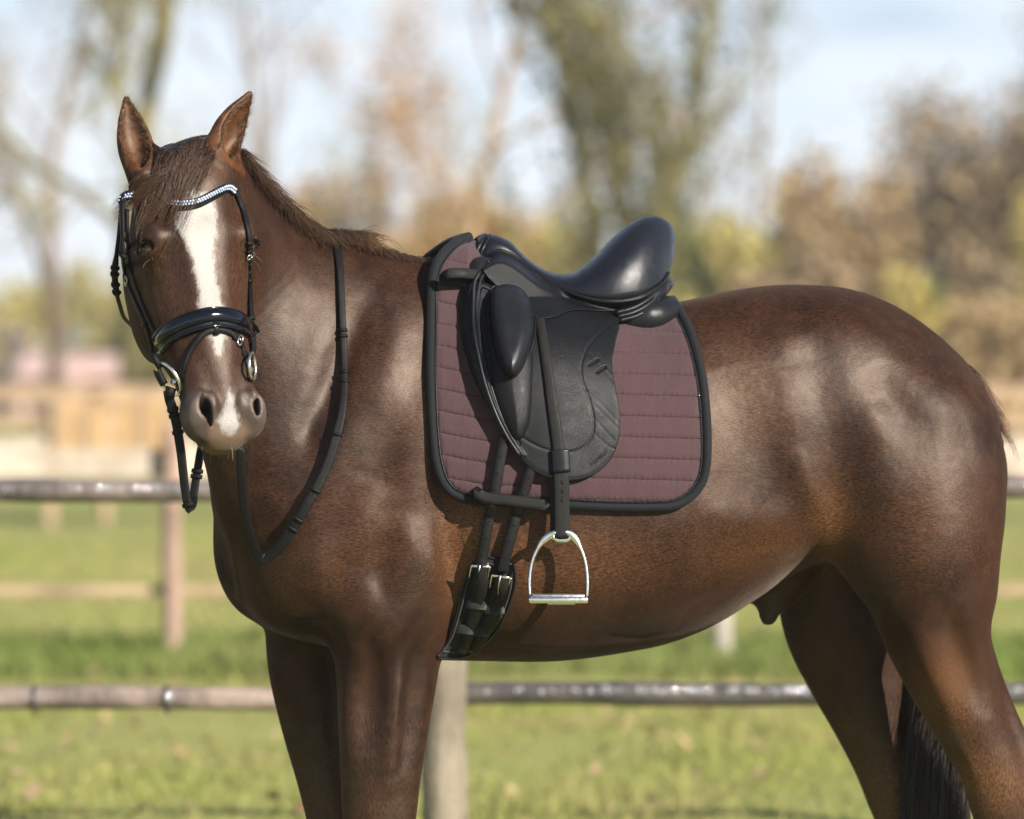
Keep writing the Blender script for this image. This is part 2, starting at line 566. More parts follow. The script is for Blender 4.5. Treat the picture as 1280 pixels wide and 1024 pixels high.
# ---------------- ears: leaf shaped cups
def ear(base, tip, open_dir, wid, scoop, bw=.85, k=0.018):
    base, tip, o = np.array(base, float), np.array(tip, float), np.array(open_dir, float)
    ax = tip - base
    Ln = np.linalg.norm(ax)
    t = ax / Ln
    o = o - (o @ t) * t
    o /= np.linalg.norm(o)
    lat = np.cross(o, t)
    prof = [(0.0, bw, .032), (.15, bw * .55 + .45, .031), (.32, 1.0, .027), (.5, .95, .023), (.68, .75, .017), (.85, .44, .011), (.97, .13, .006)]
    bend = lambda f: -o * .010 * math.sin(f * 3.14) 
    FD.tube([(base + ax * f + bend(f), th, wid * w, lat) for f, w, th in prof], k=k, n=4)
    sc = [(.10, .30, .014), (.22, .55, .019), (.36, .72, .020), (.5, .74, .018), (.68, .58, .012), (.84, .30, .007), (.93, .10, .004)]
    FD.tube([(base + ax * f + bend(f) + o * scoop * (1 - .5 * f), th, wid * w * .98, lat) for f, w, th in sc], k=0.007, op='cut', n=4)
EAR_L = (pt(179, 222, -.430), pt(157, 120, -.395))
EAR_R = (pt(270, 208, -.385), pt(314, 115, -.355))
ear(EAR_L[0], EAR_L[1], (.22, -1.0, .1), .0365, .017)
ear(EAR_R[0], EAR_R[1], (.80, -.66, -.10), .0400, .017, 1.05)
# ---------------- sculpting
exec_sculpt = True
def hs(pts, r, a):
    for s in (-1, 1):
        FD.stroke([hd(u, s * v, w) for u, v, w in pts], r * HS, a * HS)
hs([(.150, .040, .012), (.21, .060, .008)], .035, .004)
hs([(.105, .080, -.010), (.140, .082, -.012)], .024, -.008)                     # hollow above the eye
hs([(.160, .104, -.028), (.178, .112, -.038), (.200, .114, -.050)], .014, .005)  # brow
hs([(.24, .094, -.080), (.30, .090, -.085), (.38, .078, -.090)], .018, .008)     # facial crest
hs([(.22, .072, -.012), (.30, .068, -.024), (.42, .058, -.032)], .026, -.006)    # groove beside the nose bone
hs([(.36, .082, -.125), (.44, .072, -.10), (.50, .064, -.075)], .020, -.006)
hs([(.225, .096, -.055), (.25, .092, -.06)], .014, .004)
hs([(.45, .048, -.014), (.51, .030, -.022)], .024, -.005)
EYE = [hd(.199, s * .1130, -.044) for s in (1, -1)]
EYE_N = []
for s, e in zip((1, -1), EYE):
    n = H_v * s * .80 + H_w * .60
    EYE_N.append(n)
    fw = np.cross(n, H_u)
    fw /= np.linalg.norm(fw)
    FD.ellipsoid(e + n * .006 * HS, (.024 * HS, .0245 * HS, .0160 * HS), rot=(n, fw, np.cross(n, fw)), k=0.006, op='cut')
    up = [e + HS * (n * (.010 - .012 * abs(k) ** 2) + fw * .026 * k - H_u * (.0200 - .0155 * abs(k) ** 1.7)) for k in (-1, -.5, 0, .5, 1)]
    dn = [e + HS * (n * (.008 - .012 * abs(k) ** 2) + fw * .026 * k + H_u * (.0185 - .0150 * abs(k) ** 1.7)) for k in (-1, -.5, 0, .5, 1)]
    FD.stroke(up, .0066 * HS, .0075 * HS)
    FD.stroke(dn, .0066 * HS, .0065 * HS)
    FD.stroke([q - H_u * .014 * HS for q in up], .006 * HS, -.004 * HS, taper=.9)
    FD.stroke([q + H_u * .012 * HS for q in dn], .006 * HS, -.003 * HS, taper=.9)
    # nostril (the one on the viewer's right is turned away and narrower)
    q = 1.0 if s > 0 else .62
    dv = 0.0 if s > 0 else .010
    FD.tube([(hd(.528, s * (.056 + dv), -.010), .007, .008 * q), (hd(.548, s * (.053 + dv), -.024), .016, .016 * q), (hd(.574, s * (.047 + dv), -.038), .016, .015 * q), (hd(.600, s * (.036 + dv), -.054), .006, .009 * q)], k=0.009, op='cut', lateral=H_v)
    FD.tube([(hd(.560, s * (.050 + dv), -.036), .015, .015 * q), (hd(.560, s * .046, -.090), .010, .010)], k=0.008, op='cut', lateral=H_u)
    FD.stroke([hd(.520, s * .054, -.008), hd(.550, s * .072, -.022), hd(.582, s * .068, -.040), hd(.602, s * .048, -.050)], .011 * HS, .008 * HS)
    FD.stroke([hd(.525, s * .032, -.010), hd(.560, s * .028, -.026), hd(.590, s * .030, -.046)], .009 * HS, .005 * HS)
# mouth line
FD.stroke([hd(.560, .070, -.105), hd(.590, .062, -.092), hd(.612, .040, -.084), hd(.618, 0, -.082), hd(.612, -.040, -.084), hd(.590, -.062, -.092), hd(.560, -.070, -.105)], .0065 * HS, -.012 * HS)

def ts(pts, r, a, side=-1, off=0):
    FD.stroke([tr(px, py, side, off) for px, py in pts], r, a, taper=0.85)
# near side muscles (side=-1) and their mirror on the far flank
for sd in (-1, 1):
    ts([(520, 350), (490, 440), (450, 530), (410, 640)], .055, .020, sd)           # spine of the shoulder blade
    ts([(520, 470), (515, 560), (500, 640)], .070, .010, sd)
    ts([(450, 395), (415, 470), (380, 560)], .040, -.017, sd)                      # groove in front of the shoulder
    ts([(420, 420), (380, 500), (350, 580)], .040, .010, sd)
    ts([(552, 540), (556, 660), (560, 760)], .045, -.014, sd)                      # behind the shoulder
    ts([(425, 720), (466, 765), (508, 785)], .085, .026, sd, .03)
    ts([(560, 600), (566, 680), (572, 750)], .030, -.008, sd)
    ts([(470, 600), (452, 650), (430, 700)], .040, .014, sd, .03)
    ts([(500, 640), (512, 700), (505, 770)], .035, .010, sd, .03)
    ts([(470, 700), (480, 740), (478, 790)], .028, -.010, sd, .04)
    ts([(405, 660), (400, 710), (410, 760)], .035, .010, sd, .05)
    ts([(968, 405), (988, 455)], .050, .009, sd)                                   # point of the hip
    ts([(1000, 420), (1035, 520), (1060, 640)], .060, -.014, sd)                   # in front of the thigh
    ts([(1000, 385), (1090, 420), (1150, 490)], .070, .006, sd)                    # gluteal
    ts([(1085, 455), (1120, 510), (1165, 560)], .045, -.011, sd, .0)               # hollow of the haunch
    ts([(1085, 500), (1100, 600), (1105, 700)], .060, .009, sd, .01)
    ts([(1175, 480), (1205, 560), (1205, 660)], .045, .010, sd)
    ts([(1155, 560), (1160, 650), (1175, 740)], .032, -.009, sd, .01)
    ts([(900, 460), (945, 560), (985, 640)], .090, -.016, sd)                      # flank hollow
    ts([(860, 640), (940, 655), (1015, 672)], .045, .010, sd)
    ts([(760, 800), (850, 770), (930, 720)], .035, -.004, sd)
    ts([(546, 630), (545, 700), (534, 765)], .026, .008, sd, .02)                 # back edge of the triceps
    ts([(345, 420), (378, 520), (392, 600)], .028, -.009, sd)
    ts([(990, 560), (1020, 630), (1040, 690)], .026, .009, sd)                     # flank fold
    ts([(1180, 500), (1197, 610), (1182, 740)], .026, -.011, sd)
    ts([(1128, 560), (1136, 650), (1130, 750)], .030, .008, sd)
    for k in range(7):                                                             # ribs, faint
        ts([(700 + 30 * k, 640 - 8 * k), (690 + 30 * k, 710 - 9 * k), (672 + 31 * k, 770 - 10 * k)], .020, .0016, sd)
# strokes at explicit depth on the near side
def ps(pts, r, a):
    FD.stroke([pt(*p) for p in pts], r, a, taper=1.0)
ps([(470, 780, -.30), (462, 860, -.30), (458, 950, -.29)], .024, -.016)            # forearm tendon grooves
ps([(500, 800, -.30), (492, 900, -.30), (486, 1000, -.285)], .020, .014)
ps([(525, 780, -.29), (515, 880, -.285), (505, 970, -.28)], .022, -.015)
ps([(390, 730, -.22), (415, 780, -.26), (440, 825, -.28)], .034, -.006)
ps([(440, 790, -.28), (436, 880, -.28), (438, 960, -.27)], .024, .012)
ps([(1140, 760, -.15), (1165, 840, -.12), (1195, 910, -.09)], .032, .015)
ps([(1180, 750, -.15), (1205, 830, -.11), (1230, 900, -.085)], .026, -.016)
ps([(1090, 755, -.16), (1110, 780, -.16)], .034, .010)
ps([(1120, 790, -.14), (1150, 850, -.11), (1180, 910, -.08)], .022, -.005)
# veins, creases and folds
for pts_, r_, a_ in (([(498, 845, -.30), (506, 880, -.30), (502, 915, -.295), (494, 960, -.29)], .008, .0035), ([(512, 905, -.29), (504, 925, -.29), (490, 938, -.29)], .007, .003),
                     ([(478, 975, -.29), (500, 968, -.285), (516, 975, -.28)], .008, -.004), ([(392, 745, -.20), (408, 775, -.24), (418, 800, -.27)], .011, -.006), ([(372, 730, -.18), (390, 760, -.21), (398, 790, -.23)], .012, -.005),
                     ([(1020, 700, -.10), (1035, 686, -.13), (1052, 700, -.15)], .012, .006), ([(1060, 728, -.15), (1078, 752, -.16), (1088, 772, -.16)], .010, .005), ([(1150, 862, -.10), (1165, 874, -.095), (1176, 872, -.09)], .008, -.004),
                     ([(1148, 848, -.10), (1170, 840, -.10), (1190, 858, -.09)], .009, .004), ([(318, 650, -.19), (340, 715, -.22), (372, 760, -.24), (402, 795, -.26)], .024, -.013), ([(432, 785, -.29), (452, 830, -.30), (450, 880, -.30)], .020, .008), ([(1196, 930, -.08), (1212, 950, -.07), (1216, 985, -.06)], .010, .004)):
    ps(pts_, r_, a_)
def crease(pts, r, a):
    ts(pts, r, a, -1)
crease([(745, 790), (785, 798), (820, 795), (850, 785)], .010, -.004)
crease([(620, 800), (700, 806), (760, 804)], .014, .004)
crease([(930, 690), (975, 690), (1015, 684)], .012, .004)
crease([(470, 380), (462, 430), (440, 480)], .016, .005)
crease([(478, 360), (492, 400), (486, 450)], .016, .005)
crease([(545, 420), (552, 470), (548, 530)], .016, .004)
HV, HQ = FD.mesh(relax=3)
FD.F = None
print('horse', len(HV), len(HQ))
horse_me = fast_mesh('horse_body', HV, HQ)
horse_bvh = BVHTree.FromPolygons(HV.tolist(), HQ.tolist())
CAMP = Vector((0, -CAM_D, CAM_Z))
def hit_y(px, py, default=None):
    """depth at which the sight line of a photo pixel meets the horse"""
    d = Vector(pt(px, py, 0)) - CAMP
    h = horse_bvh.ray_cast(CAMP, d.normalized())
    if h[0] is None:
        return default
    return h[0].y
# ------------------------------------------------------------------ materials
class NT:
    """small node helper"""
    def __init__(self, name):
        self.m = bpy.data.materials.new(name)
        self.m.use_nodes = True
        self.t = self.m.node_tree
        self.n, self.l = self.t.nodes, self.t.links
        self.b = self.n['Principled BSDF']
    def new(self, kind, **kw):
        x = self.n.new(kind)
        for k, v in kw.items():
            setattr(x, k, v)
        return x
    def set(self, sock, val):
        if hasattr(val, 'is_linked') or isinstance(val, bpy.types.NodeSocket):
            self.l.new(val, sock)
        else:
            if isinstance(val, (tuple, list)) and len(val) == 3 and sock.type == 'RGBA':
                val = (*val, 1)
            sock.default_value = val
    def p(self, **kw):
        for k, v in kw.items():
            self.set(self.b.inputs[k.replace('_', ' ')], v)
    def coord(self, scale=(1, 1, 1), rot=(0, 0, 0), kind='Object'):
        tc = self.new('ShaderNodeTexCoord')
        mp = self.new('ShaderNodeMapping')
        mp.inputs['Scale'].default_value = scale
        mp.inputs['Rotation'].default_value = rot
        self.l.new(tc.outputs[kind], mp.inputs[0])
        return mp.outputs[0]
    def noise(self, vec, scale=5, detail=3, rough=.5, dist=0):
        x = self.new('ShaderNodeTexNoise')
        self.l.new(vec, x.inputs['Vector'])
        x.inputs['Scale'].default_value = scale
        x.inputs['Detail'].default_value = detail
        x.inputs['Roughness'].default_value = rough
        x.inputs['Distortion'].default_value = dist
        return x.outputs['Fac']
    def voro(self, vec, scale=5, feature='DISTANCE_TO_EDGE'):
        x = self.new('ShaderNodeTexVoronoi', feature=feature)
        self.l.new(vec, x.inputs['Vector'])
        x.inputs['Scale'].default_value = scale
        return x.outputs['Distance']
    def ramp(self, fac, a, b, lo=0.0, hi=1.0):
        x = self.new('ShaderNodeMapRange')
        self.l.new(fac, x.inputs['Value'])
        for k, v in (('From Min', a), ('From Max', b), ('To Min', lo), ('To Max', hi)):
            x.inputs[k].default_value = v
        return x.outputs[0]
    def math(self, op, a, b=0.0):
        x = self.new('ShaderNodeMath', operation=op)
        self.set(x.inputs[0], a)
        self.set(x.inputs[1], b)
        return x.outputs[0]
    def mix(self, fac, a, b, blend='MIX'):
        x = self.new('ShaderNodeMix', data_type='RGBA', blend_type=blend)
        self.set(x.inputs['Factor'], fac)
        self.set(x.inputs['A'], a)
        self.set(x.inputs['B'], b)
        return x.outputs['Result']
    def attr(self, name):
        return self.new('ShaderNodeAttribute', attribute_name=name).outputs['Fac']
    def bump(self, h, strength=.3, dist=.001, prev=None):
        x = self.new('ShaderNodeBump')
        self.set(x.inputs['Height'], h)
        x.inputs['Strength'].default_value = strength
        x.inputs['Distance'].default_value = dist
        if prev is not None:
            self.l.new(prev, x.inputs['Normal'])
        self.l.new(x.outputs[0], self.b.inputs['Normal'])
        return x.outputs[0]

def leather(name, base=(.010, .010, .011), rough=.36, grain=900, gs=.25, crackle=0, cs=120, spec=.5):
    n = NT(name)
    v = n.coord()
    big = n.noise(v, 14, 3)
    n.p(Base_Color=n.mix(big, base, tuple(c * 1.9 for c in base)), Roughness=n.ramp(n.noise(v, 60, 4), .3, .7, rough - .06, rough + .08))
    n.b.inputs['Specular IOR Level'].default_value = spec
    g = n.voro(v, grain)
    prev = n.bump(n.ramp(g, 0, .12), gs, .0006)
    if crackle:
        wv = n.noise(v, 40, 2)
        mp = n.new('ShaderNodeVectorMath', operation='MULTIPLY_ADD')
        n.l.new(v, mp.inputs[0])
        mp.inputs[1].default_value = (1, 1, 1)
        c3 = n.new('ShaderNodeCombineXYZ')
        sc = n.math('MULTIPLY', wv, .018)
        n.l.new(sc, c3.inputs[0]); n.l.new(sc, c3.inputs[2])
        n.l.new(c3.outputs[0], mp.inputs[2])
        cr = n.voro(mp.outputs[0], cs)
        fade = n.ramp(n.noise(v, 22, 2), .42, .62)
        h = n.math('MULTIPLY', n.ramp(cr, 0, .07, 1, 0), fade)
        n.bump(h, crackle, -.0012, prev)
    return n.m

M = {}
M['leather'] = leather('black_grained_leather', (.0042, .0045, .0052), gs=.22, crackle=.24, cs=150, rough=.36, spec=.17)
M['smooth_leather'] = leather('black_smooth_leather', (.006, .0065, .008), .32, 1300, .12, spec=.22)
M['seat_leather'] = leather('black_seat_leather', (.005, .006, .009), .32, 1500, .12, spec=.34)
M['strap_leather'] = leather('black_strap_leather', (.0045, .0043, .0042), .42, 800, .35, spec=.15)
M['worn_leather'] = leather('worn_grey_black_leather', (.0072, .0069, .0064), .45, 700, .5, spec=.20)

def patent():
    n = NT('black_patent_leather')
    n.p(Base_Color=(.003, .004, .008), Roughness=.07)
    n.b.inputs['Specular IOR Level'].default_value = .42
    v = n.coord()
    n.bump(n.noise(v, 55, 2), .08, .002)
    return n.m
M['patent'] = patent()

def fabric(name, base, var, weave=1500, rough=.85, bs=.35, sheen=.2):
    n = NT(name)
    v = n.coord()
    w1 = n.new('ShaderNodeTexWave', wave_type='BANDS', bands_direction='X')
    w2 = n.new('ShaderNodeTexWave', wave_type='BANDS', bands_direction='Z')
    for w in (w1, w2):
        n.l.new(v, w.inputs['Vector'])
        w.inputs['Scale'].default_value = weave / 6.28
        w.inputs['Distortion'].default_value = 1.5
        w.inputs['Detail'].default_value = 1
    h = n.math('ADD', w1.outputs['Fac'], w2.outputs['Fac'])
    fine = n.noise(v, 420, 3, .65)
    big = n.noise(v, 9, 3)
    c = n.mix(n.ramp(fine, .3, .7), base, var)
    c = n.mix(n.math('MULTIPLY', big, .35), c, tuple(q * .7 for q in base))
    n.p(Base_Color=c, Roughness=rough)
    n.b.inputs['Specular IOR Level'].default_value = .25
    n.b.inputs['Sheen Weight'].default_value = sheen
    n.b.inputs['Sheen Roughness'].default_value = .4
    n.bump(n.math('ADD', h, n.math('MULTIPLY', fine, 2)), bs, .0005)
    return n.m
M['pad'] = fabric('plum_brown_fabric', (.050, .0262, .0295), (.074, .0400, .0450))
M['binding'] = fabric('black_binding_fabric', (.0060, .0064, .0082), (.0105, .0112, .0145), 2200, .8, sheen=.04)
M['lining'] = fabric('black_lining_fabric', (.008, .008, .009), (.015, .015, .017), 900, .9, sheen=.04)
M['elastic'] = fabric('grey_elastic_webbing', (.010, .010, .010), (.024, .024, .023), 2400, .7, .8)

def metal(name, col, rough):
    n = NT(name)
    n.p(Base_Color=col, Metallic=1.0)
    v = n.coord()
    n.p(Roughness=n.ramp(n.noise(v, 120, 5), .3, .75, rough - .08, rough + .14))
    n.bump(n.noise(v, 220, 3), .06, .001)
    return n.m
M['steel'] = metal('polished_steel', (.80, .80, .80), .22)
M['dull_steel'] = metal('dull_steel', (.55, .54, .52), .38)

def crystal(name, col):
    n = NT(name)
    n.p(Base_Color=col, Roughness=.05, Metallic=.35)
    n.b.inputs['Specular IOR Level'].default_value = 1.0
    return n.m
M['clear_crystal'] = crystal('clear_blue_crystal', (.58, .66, .86))
M['black_crystal'] = crystal('black_crystal', (.03, .03, .035))

def hairmat(name, root, tip, rough=.42):
    n = NT(name)
    v = n.coord()
    a = n.attr('along')
    r = n.attr('rnd')
    c = n.mix(a, root, tip)
    c = n.mix(n.math('MULTIPLY', r, .55), c, tuple(q * .4 for q in root))
    n.p(Base_Color=c, Roughness=rough)
    n.b.inputs['Specular IOR Level'].default_value = .5
    return n.m
M['mane'] = hairmat('dark_mane_hair', (.030, .018, .013), (.13, .075, .045))
M['forelock'] = hairmat('brown_forelock_hair', (.034, .018, .011), (.10, .050, .026))
M['tail'] = hairmat('dark_tail_hair', (.010, .007, .006), (.032, .019, .011))
M['tailtop'] = hairmat('tan_tail_hair', (.06, .032, .018), (.22, .12, .06))
M['whisker'] = hairmat('pale_whisker_hair', (.25, .2, .16), (.4, .35, .3))

def eye_mat():
    n = NT('horse_eye')
    n.p(Base_Color=n.mix(n.attr('iris'), (.003, .0025, .0025), (.035, .014, .006)), Roughness=.04)
    n.b.inputs['Specular IOR Level'].default_value = .5
    n.b.inputs['Coat Weight'].default_value = .1
    n.b.inputs['Coat Roughness'].default_value = .02
    return n.m
M['eye'] = eye_mat()

# ------------------------------------------------------------------ the coat: markings stored on the mesh, hair grain in the material
def poly_sdf(px, py, poly):
    """signed distance (negative inside) from points to a closed polygon, numpy"""
    P = np.asarray(poly, float)
    x, y = np.asarray(px, float), np.asarray(py, float)
    best = np.full(x.shape, 1e12)
    inside = np.zeros(x.shape, bool)
    n = len(P)
    for i in range(n):
        ax, ay = P[i]
        bx, by = P[(i + 1) % n]
        dx, dy = bx - ax, by - ay
        L = dx * dx + dy * dy
        if L < 1e-12:
            continue
        t = np.clip(((x - ax) * dx + (y - ay) * dy) / L, 0, 1)
        best = np.minimum(best, (x - ax - dx * t) ** 2 + (y - ay - dy * t) ** 2)
        c = (ay > y) != (by > y)
        if dy != 0:
            inside ^= c & (x < (bx - ax) * (y - ay) / dy + ax)
    d = np.sqrt(best)
    return np.where(inside, -d, d)

def sstep(x, a, b):
    t = np.clip((x - a) / (b - a), 0, 1)
    return t * t * (3 - 2 * t)

_s = (HV[:, 1] + CAM_D) / FPX
VPX = 640 + HV[:, 0] / _s
VPY = HZ - (HV[:, 2] - CAM_Z) / _s
_loc = (HV - H_O) / HS
VU, VV, VW = _loc @ H_u, _loc @ H_v, _loc @ H_w
on_head = (VU > -0.08) & (VU < .66) & (np.abs(VV) < .125) & (VW > -.34) & (HV[:, 0] < -.46)
face = on_head & (VW > -.075) & (VU > .02)
BLAZE = [(218, 246), (229, 241), (238, 237), (248, 240), (264, 243), (270, 262), (271, 290), (268, 318), (271, 348), (276, 372), (281, 390), (283, 418), (279, 438), (275, 450), (269, 437), (262, 414), (248, 392), (247, 362), (241, 330), (231, 304), (221, 284), (219, 262)]
SNIP = [(287, 484), (291, 500), (299, 518), (299, 532), (291, 542), (284, 545), (276, 537), (272, 527), (280, 512), (284, 498)]
bl = np.full(len(HV), -30.0)
fi = np.nonzero(face)[0]
bl[fi] = -np.minimum(poly_sdf(VPX[fi], VPY[fi], BLAZE), poly_sdf(VPX[fi], VPY[fi], SNIP))
muz = np.where(on_head & (VW > -.15), sstep(VU, .47, .57), 0)
muz = muz * (1 - 0.65 * np.exp(-((VU - .50) / .05) ** 2 - (VV / .03) ** 2))
nost = np.zeros(len(HV))
muz = np.maximum(muz, .8 * (1 - sstep(np.linalg.norm((HV - pt(962, 764, .085)) * np.array((1, .6, 1)), axis=1), .02, .05)))
for s in (-1, 1):
    for (u, v, w, r) in ((.545, .047, -.045, .020), (.552, .046, -.075, .018)):
        p = hd(u, s * v, w)
        nost = np.maximum(nost, 1 - sstep(np.linalg.norm(HV - p, axis=1), r * .55, r * 1.3))
lip = np.where(on_head & (VW > -.098), sstep(VU, .575, .605) * (1 - sstep(np.abs(VV), .03, .055)), 0)
vert = np.clip(np.where(on_head, 1, 0) + sstep(HV[:, 2], 1.0, .75), 0, 1)          # where hair lies downwards
low = 1 - sstep(HV[:, 2], .22, .55)
legs = 1 - sstep(HV[:, 2], .55, .85)
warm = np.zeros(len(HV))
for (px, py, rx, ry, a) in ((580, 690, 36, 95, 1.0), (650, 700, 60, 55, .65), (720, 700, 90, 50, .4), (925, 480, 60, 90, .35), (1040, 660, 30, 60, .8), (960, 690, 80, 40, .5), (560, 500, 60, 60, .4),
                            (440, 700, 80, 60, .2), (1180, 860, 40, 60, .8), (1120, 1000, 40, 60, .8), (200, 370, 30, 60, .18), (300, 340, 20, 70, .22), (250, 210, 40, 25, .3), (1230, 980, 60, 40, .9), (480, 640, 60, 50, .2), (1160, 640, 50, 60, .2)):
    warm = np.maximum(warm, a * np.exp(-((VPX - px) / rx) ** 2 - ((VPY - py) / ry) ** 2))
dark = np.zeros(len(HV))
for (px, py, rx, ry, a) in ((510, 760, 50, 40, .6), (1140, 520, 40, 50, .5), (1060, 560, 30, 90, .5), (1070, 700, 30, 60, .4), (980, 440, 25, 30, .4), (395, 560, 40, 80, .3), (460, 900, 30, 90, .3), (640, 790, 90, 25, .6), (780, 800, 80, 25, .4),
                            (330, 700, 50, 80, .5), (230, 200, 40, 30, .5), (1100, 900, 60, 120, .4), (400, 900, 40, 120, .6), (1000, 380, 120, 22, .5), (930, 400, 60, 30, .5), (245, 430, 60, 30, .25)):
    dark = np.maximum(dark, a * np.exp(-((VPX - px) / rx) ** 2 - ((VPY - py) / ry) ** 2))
inear = np.zeros(len(HV))
for b_, t_ in (EAR_L, EAR_R):
    ax_ = t_ - b_
    q = HV - b_
    f_ = (q @ ax_) / (ax_ @ ax_)
    rad = np.linalg.norm(q - f_[:, None] * ax_, axis=1)
    inear = np.maximum(inear, np.where((f_ > .05) & (f_ < 1.05) & (rad < .06), 1, 0))
rim = np.zeros(len(HV))
for s in (-1, 1):
    for q_ in ((.548, .066, -.026, .020), (.568, .072, -.040, .022), (.590, .060, -.048, .018), (.535, .040, -.014, .010)):
        p = hd(q_[0], s * q_[1], q_[2])
        rim = np.maximum(rim, np.exp(-(np.linalg.norm(HV - p, axis=1) / q_[3]) ** 2))
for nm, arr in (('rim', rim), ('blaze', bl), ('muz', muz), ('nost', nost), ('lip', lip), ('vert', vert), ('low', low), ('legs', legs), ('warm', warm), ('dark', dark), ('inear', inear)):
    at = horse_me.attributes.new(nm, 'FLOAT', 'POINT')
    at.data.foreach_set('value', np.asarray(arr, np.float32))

def coat_mat():
    n = NT('liver_chestnut_coat')
    v1 = n.coord((185, 800, 800), (0, R(-32), 0))      # hair lying backwards and down on the trunk
    v2 = n.coord((800, 800, 165), (0, R(8), 0))        # hair lying down on head and legs
    vm = n.new('ShaderNodeMix', data_type='VECTOR')
    n.l.new(n.attr('vert'), vm.inputs['Factor'])
    n.l.new(v1, vm.inputs['A']); n.l.new(v2, vm.inputs['B'])
    g1 = n.noise(vm.outputs['Result'], .55, 2, .6)
    g2 = n.noise(vm.outputs['Result'], 1.5, 2, .6)
    v = n.coord()
    big = n.noise(v, 5.0, 4, .55)
    mid = n.noise(v, 28, 4, .6)
    c = n.mix(n.ramp(big, .35, .66), (.0138, .0061, .0038), (.0325, .0142, .0080))
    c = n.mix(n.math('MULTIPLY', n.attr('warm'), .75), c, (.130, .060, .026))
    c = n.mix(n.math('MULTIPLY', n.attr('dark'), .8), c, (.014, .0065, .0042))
    c = n.mix(n.math('MULTIPLY', n.ramp(mid, .45, .7), .35), c, (.056, .023, .011))
    hairlight = n.mix(n.ramp(g1, .35, .68), (.38, .38, .40), (1.65, 1.6, 1.55))
    c = n.mix(1.0, c, hairlight, 'MULTIPLY')
    # ear lining, muzzle, lips, nostrils, blaze
    c = n.mix(n.math('MULTIPLY', n.attr('inear'), n.ramp(n.noise(v, 60, 3), .35, .65, .2, .75)), c, (.11, .042, .016))
    c = n.mix(n.math('MULTIPLY', n.attr('muz'), .80), c, n.mix(n.ramp(mid, .3, .7), (.032, .022, .018), (.056, .041, .035)))
    c = n.mix(n.math('MULTIPLY', n.attr('rim'), .7), c, (.150, .127, .115))
    c = n.mix(n.math('MULTIPLY', n.attr('lip'), .6), c, (.17, .115, .08))
    c = n.mix(n.attr('nost'), c, (.012, .009, .008))
    jag = n.noise(n.coord((700, 700, 130)), 1.0, 2, .6)
    edge = n.math('ADD', n.attr('blaze'), n.math('ADD', n.ramp(jag, .25, .75, -2.6, 2.6), n.ramp(n.noise(n.coord((90, 90, 40)), 1.0, 2), .3, .7, -2.2, 2.2)))
    c = n.mix(n.ramp(edge, -2.4, 2.8), c, n.mix(n.ramp(g2, .3, .7), (.185, .173, .162), (.295, .288, .281)))
    rough = n.ramp(g2, .3, .7, .36, .52)
    n.p(Base_Color=c, Roughness=rough)
    n.b.inputs['Specular IOR Level'].default_value = .0
    n.b.inputs['Specular Tint'].default_value = (1.0, .87, .77, 1)
    n.b.inputs['Sheen Weight'].default_value = .12
    n.b.inputs['Sheen Roughness'].default_value = .35
    n.b.inputs['Sheen Tint'].default_value = (.9, .75, .65, 1)
    p = n.bump(n.math('ADD', g1, n.math('MULTIPLY', g2, .6)), .30, .0012)
    p = n.bump(n.noise(v, 48, 3), .12, .006, p)
    p = n.bump(n.noise(v, 5.5, 3, .5), .16, .040, p)
    gl = n.new('ShaderNodeBsdfGlossy')                       # the lie of the hair shines evenly, without a bright rim
    gl.inputs['Color'].default_value = (1.0, .87, .77, 1)
    n.l.new(rough, gl.inputs['Roughness']); n.l.new(p, gl.inputs['Normal'])
    mx = n.new('ShaderNodeMixShader')
    sh = n.math('MULTIPLY', n.ramp(g2, .25, .75, .45, 1.4), n.ramp(n.noise(n.coord((1, 1, .7)), 7.5, 4, .6), .30, .70, .012, .034))
    n.l.new(n.math('ADD', sh, n.math('MULTIPLY', n.attr('legs'), .016)), mx.inputs[0])
    n.l.new(n.b.outputs[0], mx.inputs[1]); n.l.new(gl.outputs[0], mx.inputs[2])
    n.l.new(mx.outputs[0], n.n['Material Output'].inputs['Surface'])
    return n.m
M['coat'] = coat_mat()

horse = empty('horse', (0.2, 0.0, 0.0))
tag(horse, 'dark chestnut horse with white blaze standing saddled side on, head turned to the viewer', 'horse')
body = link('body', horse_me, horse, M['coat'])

# eyes
def eyeball(c, n_dir, r):
    V, F, I = [], [], []
    n_dir = np.asarray(n_dir) / np.linalg.norm(n_dir)
    a = np.cross(n_dir, (0, 0, 1.0)); a /= np.linalg.norm(a)
    b = np.cross(n_dir, a)
    m, k = 14, 20
    for i in range(m + 1):
        th = math.pi * i / m
        for j in range(k):
            ph = 2 * math.pi * j / k
            d = n_dir * math.cos(th) + (a * math.cos(ph) + b * math.sin(ph)) * math.sin(th)
            V.append(c + r * d)
            ex, ey = math.sin(th) * math.cos(ph), math.sin(th) * math.sin(ph)
            I.append(1.0 if (ex / .36) ** 2 + (ey / .26) ** 2 > 1 and th < 1.2 else 0.0)
    for i in range(m):
        for j in range(k):
            F.append((i * k + j, i * k + (j + 1) % k, (i + 1) * k + (j + 1) % k, (i + 1) * k + j))
    me = mesh_from('eye', np.array(V), F)
    at = me.attributes.new('iris', 'FLOAT', 'POINT')
    at.data.foreach_set('value', np.array(I, np.float32))
    return me
for e, n in zip(EYE, EYE_N):
    link('eye', eyeball(e - n * .0092 * HS, n, .0215 * HS), horse, M['eye'])

